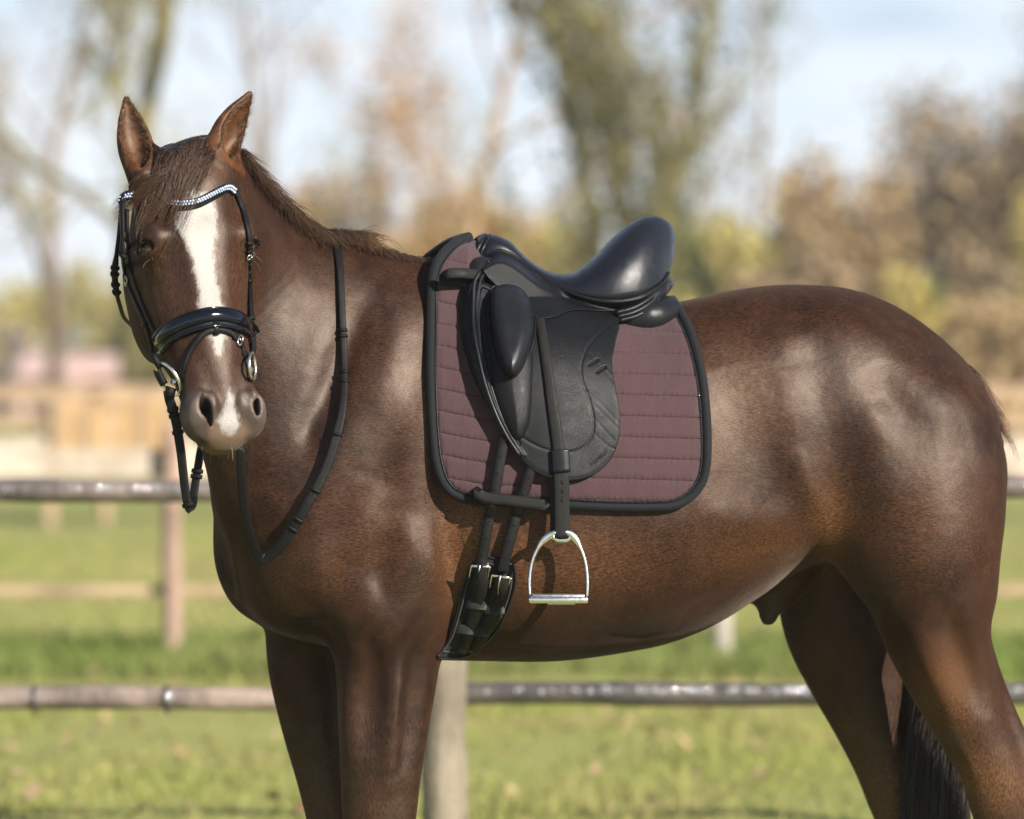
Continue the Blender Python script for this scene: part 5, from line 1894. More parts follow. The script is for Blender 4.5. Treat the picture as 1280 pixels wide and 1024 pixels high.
# tail: dark hair hanging behind the near hind leg, with tan hairs at the dock
n = 2600
t0 = rg.random(n)
bx = np.interp(t0, [0, 1], [1228, 1242]); by = np.interp(t0, [0, 1], [470, 640])
B = ptv(bx, by, yc(1.02) + .03 + rg.normal(0, .014, n))
lx = np.clip(rg.normal(0, 1, n), -1.8, 1.6)
e = ptv(1172 + lx * 24, np.full(n, 1180.0) + rg.normal(0, 60, n), .20 + rg.normal(0, .035, n))
p1 = ptv(1222 + lx * 8, 700 + 20 * rg.normal(0, 1, n), np.full(n, .27) + rg.normal(0, .02, n)); p2 = ptv(1158 + lx * 22, 860 + 30 * rg.normal(0, 1, n), .21 + rg.normal(0, .03, n))
TC = bez(B, p1, p2, e, 16)
ph_, am_ = rg.uniform(0, 6.28, (n, 1)), rg.uniform(.002, .014, (n, 1)) * np.linspace(0, 1, 16)[None, :]
TC[:, :, 0] += am_ * np.sin(np.linspace(0, 9, 16)[None, :] * rg.uniform(.6, 1.4, (n, 1)) + ph_)
TC[:, :, 1] += am_ * np.cos(np.linspace(0, 8, 16)[None, :] + ph_)
strands('tail', TC, .0011, .0004, M['tail'], horse, seed=31)
n = 260
t0 = rg.random(n)
bx = np.interp(t0, [0, .5, 1], [1212, 1232, 1250]); by = np.interp(t0, [0, .5, 1], [452, 487, 535])
B = ptv(bx - 2, by + 3, yc(1.0) + rg.normal(0, .012, n))
ln = .035 + .045 * rg.random(n)
d = np.stack([.55 + rg.normal(0, .16, n), rg.normal(-.05, .25, n), -.85 + rg.normal(0, .15, n)], 1)
p1 = B + np.stack([.7 + 0 * ln, 0 * ln, -.3 + 0 * ln], 1) * (ln * .35)[:, None]; p2 = p1 + d * (ln * .4)[:, None]; p3 = p2 + (d + np.array((-.25, 0, -.3))) * (ln * .4)[:, None]
strands('dock_hair', bez(B, p1, p2, p3, 7), .0007, .0002, M['tailtop'], horse, seed=33)

# whiskers and lashes
W = []
rw = np.random.default_rng(5)
for k in range(110):
    s_ = rw.choice((-1, 1))
    u, v, w = rw.uniform(.55, .615), s_ * rw.uniform(.005, .06), rw.uniform(-.13, -.07)
    loc, nor, i, d = horse_bvh.find_nearest(Vector(hd(u, v, w)))
    p, nn = np.array(loc), np.array(nor)
    l = rw.uniform(.005, .018)
    dr = nn + np.array((0, 0, -.5)) + rw.normal(0, .25, 3)
    dr /= np.linalg.norm(dr)
    W.append([p, p + dr * l * .4, p + dr * l * .75 + np.array((0, 0, -.1)) * l, p + dr * l + np.array((0, 0, -.3)) * l])
for e, nrm in zip(EYE, EYE_N):
    for k in range(2):
        p = e + HS * (H_u * .020 + nrm * .004) + rw.normal(0, .006, 3)
        dr = nrm * .6 + H_u * .8 + rw.normal(0, .3, 3)
        dr /= np.linalg.norm(dr); l = rw.uniform(.015, .03)
        W.append([p, p + dr * l * .4, p + dr * l * .75, p + dr * l + np.array((0, 0, -.2)) * l])
tag(strands('whiskers', np.array(W), .00028, .00012, M['whisker'], horse, seed=6), kind='stuff')
for e, nrm in zip(EYE, EYE_N):
    LA = []
    fw = np.cross(nrm, H_u); fw /= np.linalg.norm(fw)
    for k in range(70):
        q_ = rw.uniform(-.9, .9)
        p = e + HS * (nrm * (.013 - .012 * q_ * q_) + fw * .021 * q_ - H_u * (.0125 - .010 * abs(q_) ** 1.7))
        dr = nrm * .8 + H_u * .35 + fw * q_ * .5 + rw.normal(0, .12, 3)
        dr /= np.linalg.norm(dr); l = rw.uniform(.008, .015)
        LA.append([p, p + dr * l * .5, p + dr * l + H_u * l * .2])
    strands('eyelashes', np.array(LA), .0005, .0002, M['tail'], horse, seed=7)
HAZE = .0009
# ------------------------------------------------------------------ the place: meadow, fences, hedges, trees
rb = np.random.default_rng(11)
def gmat():
    n = NT('meadow_turf')
    v = n.coord()
    a = n.noise(n.coord((.35, .9, 1)), 1.0, 5, .6)
    b = n.noise(v, 3.5, 4, .65)
    c = n.noise(v, 40, 3, .7)
    col = n.mix(n.ramp(a, .35, .65), (.275, .305, .074), (.350, .335, .115))
    col = n.mix(n.math('MULTIPLY', n.ramp(b, .50, .72), .75), col, (.380, .290, .160))
    col = n.mix(n.math('MULTIPLY', n.ramp(c, .3, .7), .5), col, (.150, .190, .040))
    n.p(Base_Color=col, Roughness=.9)
    n.b.inputs['Specular IOR Level'].default_value = .2
    n.bump(n.math('ADD', c, b), .6, .03)
    return n.m
M['turf'] = gmat()
gx = np.concatenate([np.linspace(-160, -12, 16), np.linspace(-10, 10, 41), np.linspace(12, 160, 16)])
gy = np.concatenate([np.linspace(-25, 2, 12), np.linspace(2.5, 24, 60), np.linspace(26, 120, 24), np.linspace(140, 900, 8)])
GX, GY = np.meshgrid(gx, gy, indexing='ij')
GZ = .02 * np.sin(GX * 1.3 + GY * .4) * np.sin(GY * .9 + 1) + .015 * np.sin(GX * 3.1 - GY * 1.7)
GZ -= .02
I = np.arange(GX.size).reshape(GX.shape)
Q = np.stack([I[:-1, :-1], I[1:, :-1], I[1:, 1:], I[:-1, 1:]], -1).reshape(-1, 4)
ground = link('meadow', fast_mesh('meadow', np.stack([GX, GY, GZ], -1).reshape(-1, 3), Q), None, M['turf'])
tag(ground, kind='structure')

def leafmat(name, c1, c2, c3, trans=.25):
    n = NT(name)
    r = n.attr('rnd')
    v = n.coord()
    col = n.mix(r, c1, c2)
    col = n.mix(n.math('MULTIPLY', n.ramp(n.noise(v, .6, 3), .42, .62), .7), col, c3)
    n.p(Base_Color=col, Roughness=.7)
    n.b.inputs['Specular IOR Level'].default_value = .25
    tb = n.new('ShaderNodeBsdfTranslucent')
    n.l.new(col, tb.inputs['Color'])
    mx = n.new('ShaderNodeMixShader')
    mx.inputs[0].default_value = trans
    out = n.n['Material Output']
    n.l.new(n.b.outputs[0], mx.inputs[1]); n.l.new(tb.outputs[0], mx.inputs[2])
    n.l.new(mx.outputs[0], out.inputs['Surface'])
    return n.m
def barkmat(name, c1, c2):
    n = NT(name)
    v = n.coord((1, 1, .35))
    n.p(Base_Color=n.mix(n.ramp(n.noise(v, 3, 5, .65), .35, .65), c1, c2), Roughness=.9)
    n.bump(n.noise(v, 16, 3), .5, .03)
    return n.m

# grass blades: near strip behind the horse and the rough strip under the second fence
def blades(n, xr, yr, hmin, hmax, wid, dens=None):
    x, y = rb.uniform(*xr, n), rb.uniform(*yr, n)
    keep = np.abs(x) < (y + CAM_D) * .150
    x, y = x[keep], y[keep]
    n = len(x)
    h = rb.uniform(hmin, hmax, n) * (.6 + .6 * rb.random(n))
    a = rb.uniform(0, 2 * np.pi, n)
    ln = rb.normal(0, .35, (n, 2)) * h[:, None]
    w = wid * (.6 + .8 * rb.random(n))
    b = np.stack([x, y, np.full(n, -.04)], 1)
    d = np.stack([np.cos(a), np.sin(a), 0 * a], 1) * w[:, None]
    t = b + np.stack([ln[:, 0], ln[:, 1], h], 1)
    m = b + np.stack([ln[:, 0] * .3, ln[:, 1] * .3, h * .6], 1)
    V = np.stack([b - d, b + d, m + d * .7, t, m - d * .7], 1)
    return V, rb.random(n)
def blade_obj(name, sets, mat):
    V = np.concatenate([s_[0] for s_ in sets]); r = np.concatenate([s_[1] for s_ in sets])
    n = len(V)
    I = np.arange(n * 5).reshape(n, 5)
    me = fast_mesh(name, V.reshape(-1, 3), I)
    at = me.attributes.new('rnd', 'FLOAT', 'POINT')
    at.data.foreach_set('value', np.repeat(r, 5).astype(np.float32))
    return link(name, me, None, mat, smooth=False)
M['grass'] = leafmat('meadow_grass', (.265, .320, .068), (.380, .370, .120), (.42, .33, .175), .3)
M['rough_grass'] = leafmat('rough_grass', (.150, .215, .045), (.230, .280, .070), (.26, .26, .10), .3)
o = blade_obj('grass', [blades(70000, (-4.2, 4.2), (3.2, 12), .03, .075, .0035), blades(45000, (-6, 6), (12, 26), .04, .09, .006)], M['grass'])
tag(o, kind='stuff')
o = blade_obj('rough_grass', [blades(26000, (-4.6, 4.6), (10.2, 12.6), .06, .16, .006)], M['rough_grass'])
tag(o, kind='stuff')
# fallen leaves on the turf
n = 500
x, y = rb.uniform(-3.6, 3.6, n), rb.uniform(3.6, 10, n)
s_ = rb.uniform(.02, .045, n); a = rb.uniform(0, 6.28, n)
c = np.stack([x, y, rb.uniform(.02, .06, n)], 1)
e1 = np.stack([np.cos(a), np.sin(a), rb.normal(0, .3, n)], 1) * s_[:, None]; e2 = np.stack([-np.sin(a), np.cos(a), rb.normal(0, .4, n)], 1) * s_[:, None] * .7
M['dead_leaf'] = leafmat('fallen_leaf', (.34, .22, .11), (.48, .34, .20), (.40, .29, .18), .2)
V = np.stack([c - e1, c - e2, c + e1, c + e2], 1).reshape(-1, 3)
me = fast_mesh('fallen_leaves', V, np.arange(n * 4).reshape(n, 4))
at = me.attributes.new('rnd', 'FLOAT', 'POINT'); at.data.foreach_set('value', np.repeat(rb.random(n), 4).astype(np.float32))
tag(link('fallen_leaves', me, None, M['dead_leaf'], False), kind='stuff')

# ---- near rail fence
def woodmat(name, c1, c2, c3, rough=.6, wet=0.0, scale=1.0, upright=False):
    n = NT(name)
    v = n.coord((30, 30, 2.2) if upright else (2.2 * scale, 30 * scale, 30 * scale))
    g = n.noise(v, 1.0, 5, .6, .4)
    b = n.noise(n.coord(), 3.2, 4, .6)
    col = n.mix(n.ramp(g, .3, .7), c1, c2)
    col = n.mix(n.math('MULTIPLY', n.ramp(b, .45, .62), .85), col, c3)
    n.p(Base_Color=col, Roughness=rough)
    n.b.inputs['Specular IOR Level'].default_value = .5
    n.b.inputs['Coat Weight'].default_value = wet
    n.b.inputs['Coat Roughness'].default_value = .16
    n.bump(n.math('ADD', g, n.noise(n.coord(), 60, 3)), .85, .008)
    return n.m
M['rail_wet'] = woodmat('wet_weathered_rail', (.050, .042, .040), (.110, .090, .082), (.028, .026, .028), .5, .6)
M['rail_dry'] = woodmat('dry_pinkish_rail', (.23, .170, .140), (.36, .285, .240), (.085, .066, .058), .6, .15)
M['rail_mix'] = woodmat('half_wet_rail', (.10, .078, .066), (.24, .185, .155), (.045, .040, .040), .5, .5)
M['post'] = woodmat('grey_brown_post', (.165, .135, .095), (.285, .240, .180), (.10, .085, .060), .8, 0, upright=True)
def log(p0, p1, r, seg=40, k=14, wob=.004, taper=0.0):
    p0, p1 = np.array(p0, float), np.array(p1, float)
    t = np.linspace(0, 1, seg)
    P = p0 + (p1 - p0) * t[:, None]
    ax = (p1 - p0) / np.linalg.norm(p1 - p0)
    perp = np.cross(ax, (0, 1, 0)) if abs(ax[1]) < .9 else np.cross(ax, (1, 0, 0))
    ph = rb.uniform(0, 6, 4)
    P += perp * (wob * np.sin(t * 7 + ph[0]) + wob * .5 * np.sin(t * 17 + ph[1]))[:, None]
    rr = r * (1 - taper * t) * (1 + .05 * np.sin(t * 23 + ph[2]) + .03 * np.sin(t * 51 + ph[3]))
    # knots
    for q in rb.uniform(0, 1, 4):
        rr += r * .10 * np.exp(-((t - q) / .006) ** 2)
    return tube_geo(P, rr, k)
FY = 3.0
fence = empty('rail_fence', tuple(pt(555, 1094, FY)))
tag(fence, 'round-rail wooden paddock fence with wet shining rails right behind the horse', 'fence')
def rail(px0, px1, py0, py1, mat, r=.034, y=FY + .085):
    geo_obj('rail', [log(pt(px0, py0, y), pt(px1, py1, y), r, 60)], fence, M[mat])
rail(-560, 556, 616, 614, 'rail_mix')
rail(558, 1690, 613, 607, 'rail_mix')
rail(-560, 556, 877, 871, 'rail_dry')
rail(558, 1690, 869, 864, 'rail_wet')
for px in (-560, 556, 1690):
    b = pt(px, 1094, FY)
    top = pt(px, 560, FY)
    geo_obj('post', [log((b[0], FY - .02, -.15), (b[0], FY - .02, top[2]), .066, 26, 16, .003, .04)], fence, M['post'])
for px in (44, 209):                                   # dark rings standing for knots in the lower rail
    c = pt(px, 874, FY + .085)
    th = np.linspace(0, 2 * np.pi, 16, endpoint=False)
    geo_obj('knot_ring', [tube_geo(np.stack([np.full(16, c[0]), c[1] + .0365 * np.cos(th), c[2] + .0365 * np.sin(th)], 1), .007, 6, True)], fence, M['rail_wet'])
# dew beads on the rails, shaped and tilted to sparkle in the sun
nd = NT('dew_water')
nd.p(Base_Color=(.9, .92, .95), Roughness=.03)
nd.b.inputs['Metallic'].default_value = 0
nd.b.inputs['Transmission Weight'].default_value = 0.0
nd.b.inputs['Specular IOR Level'].default_value = 1.0
nd.b.inputs['Alpha'].default_value = 1.0
nd.p(Base_Color=(.25, .25, .26))
M['dew'] = nd.m
bmx = bmesh.new()
bmesh.ops.create_icosphere(bmx, subdivisions=2, radius=1)
sv_ = np.array([v.co[:] for v in bmx.verts]); sf_ = np.array([[v.index for v in f.verts] for f in bmx.faces])
bmx.free()
DV, DF, off = [], [], 0
def dew(n, px0, px1, pyc):
    """flat beads of water lying on the upper face of a rail"""
    global off
    for k in range(n):
        px = rb.uniform(px0, px1)
        el, az = R(17) + rb.normal(0, R(6)), R(17) + rb.normal(0, R(6))
        nn = np.array((math.sin(az) * math.cos(el), -math.cos(az) * math.cos(el), math.sin(el)))
        e1 = np.cross(nn, (0, 0, 1)); e1 /= np.linalg.norm(e1)
        e2 = np.cross(e1, nn)
        r = rb.uniform(.005, .0088)
        c = pt(px, pyc, FY + .085) + np.array((0, -.0345 * math.cos(el), .0345 * math.sin(el)))
        DV.append(c + r * sv_[:, :1] * e1 + r * sv_[:, 1:2] * e2 + r * .075 * sv_[:, 2:3] * nn); DF.append(sf_ + off); off += len(sv_)
dew(60, 590, 1290, 866); dew(34, 0, 290, 614); dew(7, 1250, 1290, 608); dew(36, 720, 1030, 866); dew(5, 30, 60, 875); dew(4, 200, 220, 874)
tag(link('dew_glints', fast_mesh('dew_glints', np.concatenate(DV), np.concatenate(DF)), fence, M['dew']), kind='stuff')

# ---- second fence: square posts, boards
def board(name, a, b, h, t, parent, mat):
    a, b = np.array(a, float), np.array(b, float)
    d = b - a; L = np.linalg.norm(d); d /= L
    V, F = rbox(0, 0, 0, L, t, h, min(h, t) * .15)
    V = np.array(V)
    n = np.cross((0, 0, 1), d)
    V = (a + b) / 2 + V[:, :1] * d + V[:, 1:2] * n + V[:, 2:3] * np.array((0, 0, 1.0))
    return geo_obj(name, [(V, F)], parent, mat, smooth=False)
M['board_pale'] = woodmat('pale_fence_board', (.46, .385, .300), (.62, .54, .45), (.36, .29, .22), .8)
M['board_tan'] = woodmat('tan_fence_board', (.36, .245, .150), (.48, .345, .22), (.25, .17, .11), .8)
M['board_orange'] = woodmat('orange_fence_board', (.46, .285, .13), (.58, .39, .20), (.36, .22, .10), .8, 0, upright=True)
M['post_pink'] = woodmat('pinkish_post', (.27, .175, .130), (.38, .26, .20), (.20, .13, .10), .8, 0, upright=True)
M['post_pale'] = woodmat('pale_grey_post', (.40, .36, .31), (.52, .47, .42), (.30, .26, .22), .8, 0, upright=True)
F2 = 11.6
fence2 = empty('board_fence', tuple(pt(215, 820, F2)))
tag(fence2, 'pale wooden board fence across the meadow, behind the near rail fence', 'fence')
for px, m in ((-1161, 'post_pink'), (-473, 'post_pink'), (2279, 'post_pale'), (215, 'post_pink'), (903, 'post_pale'), (1591, 'post_pale')):
    b = pt(px, 820, F2)
    geo_obj('post', [log((b[0], F2, -.2), (b[0], F2, pt(px, 532, F2)[2]), .050, 14, 10, .003)], fence2, M[m])
for k, (a, b) in enumerate(((-473, 214), (216, 902), (904, 1591), (-1161, -474), (1592, 2279))):
    board('rail_board', pt(a, 580, F2 + .07), pt(b, 579 if k < 2 else 577, F2 + .07), .145, .035, fence2, M['board_pale'])
    board('lower_rail', pt(a, 738, F2 + .07), pt(b, 738, F2 + .07), .050, .035, fence2, M['board_tan'])
# ---- third fence with an upright board panel
F3 = 30.0
fence3 = empty('far_rail_fence', tuple(pt(60, 650, F3)))
tag(fence3, 'tan three-rail fence in the distance beyond the pale board fence', 'fence')
for px in np.arange(-1420, 2800, 310):
    board('post', (pt(px, 640, F3)[0] - .06, F3, .62), (pt(px, 640, F3)[0] + .06, F3, .62), 1.36, .12, fence3, M['board_tan'])
for a, b in zip(np.arange(-1420, 2490, 310), np.arange(-1110, 2800, 310)):
    for py, h, m in ((492, .17, 'board_tan'), (527, .12, 'board_tan'), (556, .14, 'board_pale')):
        board('rail_board', pt(a, py, F3 + .1), pt(b, py, F3 + .1), h, .04, fence3, M[m])
gate = empty('board_gate', tuple(pt(135, 565, F3 - 1.0)))
tag(gate, 'orange-brown upright board gate in front of the far tan fence', 'gate')
for k, px in enumerate(np.arange(66, 206, 11.6)):
    p0, p1 = pt(px, 566, F3 - 1), pt(px + 10, 566, F3 - 1)
    zt = pt(px, 499 + (k % 3), F3 - 1)[2]
    V, F = rbox((p0[0] + p1[0]) / 2, F3 - 1 + .006 * (k % 2), (p0[2] + zt) / 2, p1[0] - p0[0], .03, zt - p0[2], .004)
    geo_obj('board', [(V, F)], gate, M['board_orange'] if k % 3 else M['board_tan'], smooth=False)
for py in (512, 552):
    board('cross_rail', pt(64, py, F3 - .95), pt(207, py, F3 - .95), .09, .04, gate, M['board_tan'])
for px in (63, 208):
    board('gate_post', (pt(px, 500, F3 - .95)[0] - .05, F3 - .9, .55), (pt(px, 500, F3 - .95)[0] + .05, F3 - .9, .55), 1.2, .10, gate, M['board_tan'])

# ---- two small sheds far left
n_ = NT('pale_pink_brick'); v_ = n_.coord()
n_.p(Base_Color=n_.mix(n_.noise(v_, 3, 4), (.42, .27, .23), (.52, .37, .33)), Roughness=.9); M['pink_wall'] = n_.m
n_ = NT('pale_clay_tiles'); v_ = n_.coord()
n_.p(Base_Color=n_.mix(n_.noise(v_, 2, 4), (.46, .30, .27), (.58, .42, .38)), Roughness=.9); M['pink_roof'] = n_.m
n_ = NT('dark_door'); n_.p(Base_Color=(.12, .09, .07), Roughness=.7); M['door'] = n_.m
def shed(cx, wpx, ytop, yeave, Y, label, mat):
    s = (Y + CAM_D) / FPX
    o = empty('shed', ((cx - 640) * s, Y, 0))
    tag(o, label, 'shed', 'small pink sheds beyond the fences')
    w = wpx * s; ze = CAM_Z + (HZ - yeave) * s; zt = CAM_Z + (HZ - ytop) * s
    x = (cx - 640) * s; d = 3.0
    geo_obj('wall', [rbox(x, Y + d / 2, ze / 2, w * .92, d, ze, .02)], o, M['pink_wall'], False)
    V = [(x - w / 2, Y - .2, ze), (x + w / 2, Y - .2, ze), (x + w / 2, Y + d + .2, ze), (x - w / 2, Y + d + .2, ze), (x - w / 2, Y + d / 2, zt), (x + w / 2, Y + d / 2, zt),
         (x - w / 2, Y - .2, ze - .12), (x + w / 2, Y - .2, ze - .12), (x + w / 2, Y + d + .2, ze - .12), (x - w / 2, Y + d + .2, ze - .12)]
    F = [(0, 1, 5, 4), (2, 3, 4, 5), (0, 4, 3, 9, 6), (1, 7, 8, 2, 5), (0, 6, 7, 1), (3, 2, 8, 9), (6, 9, 8, 7)]
    geo_obj('roof', [(V, F)], o, mat, False)
    geo_obj('door', [rbox(x, Y - .03, 1.0 * min(1, ze / 2.2), .9, .06, 2.0 * min(1, ze / 2.2), .01)], o, M['door'], False)
shed(58, 76, 443, 466, 98, 'wider pale pink shed far off at the left beyond the fences', M['pink_roof'])
shed(130, 54, 443, 466, 100, 'narrower pale pink shed far off, right of the wider one', M['pink_roof'])

# ---- trees and shrubs
BK = {'moss': barkmat('mossy_bark', (.14, .125, .045), (.22, .185, .075)), 'brown': barkmat('brown_bark', (.17, .115, .075), (.25, .17, .11)), 'tan': barkmat('tan_bark', (.26, .165, .095), (.34, .22, .13)), 'dark': barkmat('dark_bark', (.085, .07, .045), (.14, .115, .075))}
LF = {'olive': leafmat('olive_winter_foliage', (0.365, 0.301, 0.095), (0.547, 0.437, 0.155), (0.238, 0.228, 0.066)),
      'yellow': leafmat('yellow_winter_foliage', (0.506, 0.414, 0.144), (0.600, 0.540, 0.203), (0.321, 0.279, 0.092)),
      'tan': leafmat('tan_winter_foliage', (0.404, 0.287, 0.147), (0.559, 0.412, 0.225), (0.265, 0.194, 0.109)),
      'orange': leafmat('orange_beech_foliage', (0.535, 0.283, 0.111), (0.600, 0.402, 0.178), (0.386, 0.223, 0.105)),
      'ivy': leafmat('ivy_leaves', (.130, .125, .040), (.225, .200, .070), (.080, .085, .026)),
      'green': leafmat('dark_ivy_foliage', (0.121, 0.146, 0.041), (0.254, 0.254, 0.074), (0.091, 0.111, 0.033)),
      'brown': leafmat('brown_winter_foliage', (0.338, 0.245, 0.144), (0.473, 0.346, 0.203), (0.220, 0.169, 0.101)),
      'grey': leafmat('grey_brown_twigs', (0.324, 0.268, 0.227), (0.454, 0.380, 0.324), (0.211, 0.179, 0.162))}
def branch_tree(seed, base, h, r0, lean=(0, 0), levels=4, spread=.6, nch=(4, 7), start=.25, stems=1, upw=.35, curl=.18):
    r = np.random.default_rng(seed)
    segs, tips = [], []
    def grow(p, d, L, rad, lv):
        n = 5 if lv == 0 else 4
        pts, rads = [p.copy()], [rad]
        q = p.copy()
        for i in range(n):
            d = d + r.normal(0, curl * (.5 if lv == 0 else 1), 3) + np.array((0, 0, upw * .12 * lv))
            d /= np.linalg.norm(d)
            q = q + d * L / n
            pts.append(q.copy()); rads.append(rad * (1 - .62 * (i + 1) / n))
        segs.append((np.array(pts), np.array(rads), lv))
        if lv >= levels:
            tips.append((np.array(pts), lv))
            return
        m = r.integers(*nch) + (2 if lv == 0 else 0)
        for k in range(m):
            f = start + (1 - start) * (k + r.random()) / m if lv == 0 else .2 + .8 * (k + r.random()) / m
            i = min(int(f * n), n - 1)
            pp = pts[i] + (pts[i + 1] - pts[i]) * (f * n - i)
            dd = d * (1 - spread * .5) + r.normal(0, spread, 3) * np.array((1, 1, .7)) + np.array((0, 0, upw))
            dd /= np.linalg.norm(dd)
            grow(pp, dd, L * r.uniform(.38, .62) * (1.15 - .4 * f), max(.012, rads[i] * r.uniform(.35, .55)), lv + 1)
    for k in range(stems):
        d0 = np.array((lean[0], lean[1], 1.0)) + (r.normal(0, .22, 3) * np.array((1, 1, 0)) if stems > 1 else 0)
        grow(np.array(base, float) + (r.normal(0, .25, 3) * np.array((1, 1, 0)) if stems > 1 else 0), d0 / np.linalg.norm(d0), h * (r.uniform(.8, 1) if stems > 1 else 1), r0 * (r.uniform(.6, 1) if stems > 1 else 1), 0)
    return segs, tips
def limbs_mesh(name, segs, parent, mat, lv_min, lv_max):
    G = []
    for P, rr, lv in segs:
        if lv_min <= lv <= lv_max:
            G.append(tube_geo(P, rr, 8 if lv == 0 else (5 if lv == 1 else 3)))
    if G:
        return geo_obj(name, G, parent, mat)
def cards(name, C, size, parent, mat, seed, flat=1.0):
    r = np.random.default_rng(seed)
    n = len(C)
    a = r.normal(0, 1, (n, 3)); a /= np.linalg.norm(a, axis=1)[:, None]
    b = np.cross(a, r.normal(0, 1, (n, 3))); b /= np.linalg.norm(b, axis=1)[:, None]
    s = size * r.uniform(.5, 1.3, n)[:, None]
    V = np.stack([C - a * s, C - b * s * .6, C + a * s, C + b * s * .6], 1)
    me = fast_mesh(name, V.reshape(-1, 3), np.arange(n * 4).reshape(n, 4))
    at = me.attributes.new('rnd', 'FLOAT', 'POINT')
    at.data.foreach_set('value', np.repeat(r.random(n), 4).astype(np.float32))
    return link(name, me, parent, mat, smooth=False)
def tree(px, Y, h, r0, bark, label, seed, leaf=None, per_tip=6, size=.10, jit=.25, group='bare winter trees beyond the paddock', ivy=0, **kw):
    s = (Y + CAM_D) / FPX
    base = ((px - 640) * s, Y, -.05)
    o = empty('tree', base)
    tag(o, label, 'tree', group)
    segs, tips = branch_tree(seed, base, h, r0, **kw)
    limbs_mesh('trunk', segs, o, BK[bark], 0, 1)
    limbs_mesh('branches', segs, o, BK[bark], 2, 9)
    if leaf:
        r = np.random.default_rng(seed + 1)
        C = []
        for P, lv in tips:
            for k in range(per_tip):
                f = r.random() * (len(P) - 1); i = int(f)
                C.append(P[i] + (P[min(i + 1, len(P) - 1)] - P[i]) * (f - i) + r.normal(0, jit, 3))
        cr = cards('crown', np.array(C), size, o, LF[leaf], seed + 2)
        if ivy:
            low = [q for q in segs if q[2] <= 1]
            wts = np.array([np.linalg.norm(q[0][-1] - q[0][0]) for q in low]); wts /= wts.sum()
            C = []
            for k in r.choice(len(low), ivy, p=wts):
                P = low[k][0]
                f = r.random() ** 1.2 * (len(P) - 1); i = min(int(f), len(P) - 2)
                clump = .08 + .18 * (math.sin(f * 3 + k * 1.7) > -.2)
                C.append(P[i] + (P[i + 1] - P[i]) * (f - i) + r.normal(0, clump, 3))
            cards('ivy', np.array(C), size * 1.1, o, LF['ivy'], seed + 5)
    return o
def shrub(px, Y, wpx, ptop, leaf, bark, label, seed, n=5200, size=.15, group='shrubs and hedge trees beyond the paddock', fill=.5, pbase=None):
    s = (Y + CAM_D) / FPX
    r = np.random.default_rng(seed)
    x = (px - 640) * s; w = wpx * s / 2; H = CAM_Z + (HZ - ptop) * s
    o = empty('shrub', (x, Y, 0))
    tag(o, label, 'shrub', group)
    # clumps through the volume
    K = 26
    cen = []
    while len(cen) < K:
        q = r.uniform(-1, 1, 3)
        if q[0] ** 2 + q[1] ** 2 + max(0, q[2]) ** 2 * 1.0 < 1 and q[2] > -.95:
            cen.append(q)
    cen = np.array(cen)
    wt = r.uniform(.5, 1.2, K)
    ki = r.integers(0, K, n)
    P = cen[ki] * .82 + r.normal(0, .15, (n, 3)) * wt[ki][:, None]
    C = np.stack([x + P[:, 0] * w, Y + P[:, 1] * w * .6, H * .5 + P[:, 2] * H * .5], 1)
    C = C[C[:, 2] > .05]
    cards('crown', C, size, o, LF[leaf], seed + 1)
    G = []
    for k in range(16):
        q = cen[r.integers(0, K)]
        e = np.array((x + q[0] * w * .9, Y + q[1] * w * .5, max(.6, H * .5 + q[2] * H * .5)))
        b = np.array((x + r.normal(0, w * .2), Y + r.normal(0, w * .15), -.05))
        m = (b + e) / 2 + r.normal(0, w * .08, 3)
        G.append(tube_geo(catmull([b, m, e], 4), np.linspace(.06, .015, 9) * (.6 + w * .2), 4))
    geo_obj('stems', G, o, BK[bark])
    return o
tree(178, 52, 9.5, .26, 'moss', 'bare mossy tree rising behind the horse head', 101, leaf='olive', per_tip=4, size=.06, levels=4, spread=.6, start=.10, nch=(5, 7))
tree(60, 62, 9, .17, 'brown', 'thin bare grey tree at the far left edge', 102, leaf='grey', per_tip=1, size=.05, levels=4, spread=.6, start=.2, nch=(4, 6))
tree(330, 74, 9.5, .15, 'brown', 'slender bare tree between the horse ears and neck', 103, leaf='grey', per_tip=1, size=.05, levels=4, spread=.6, start=.25, nch=(3, 6))
tree(562, 56, 8, .17, 'tan', 'slim russet-barked tree above the horse withers', 104, leaf='orange', per_tip=8, size=.06, levels=4, spread=.55, start=.15, nch=(4, 6))
tree(775, 46, 8.0, .28, 'moss', 'ivy-clad many-stemmed tree above the saddle', 106, leaf='ivy', per_tip=4, size=.075, jit=.16, levels=3, spread=.42, start=.16, nch=(4, 7), stems=3, upw=.6, ivy=3000)
tree(910, 84, 9.5, .16, 'brown', 'small bare tree right of the ivy-clad one', 107, leaf='grey', per_tip=1, size=.06, levels=4, spread=.6, start=.3, nch=(3, 6))
tree(1290, 58, 5.6, .26, 'dark', 'tall brown dense tree at the right edge', 108, leaf='brown', per_tip=10, size=.09, jit=.3, levels=4, spread=.55, start=.15, nch=(4, 6))
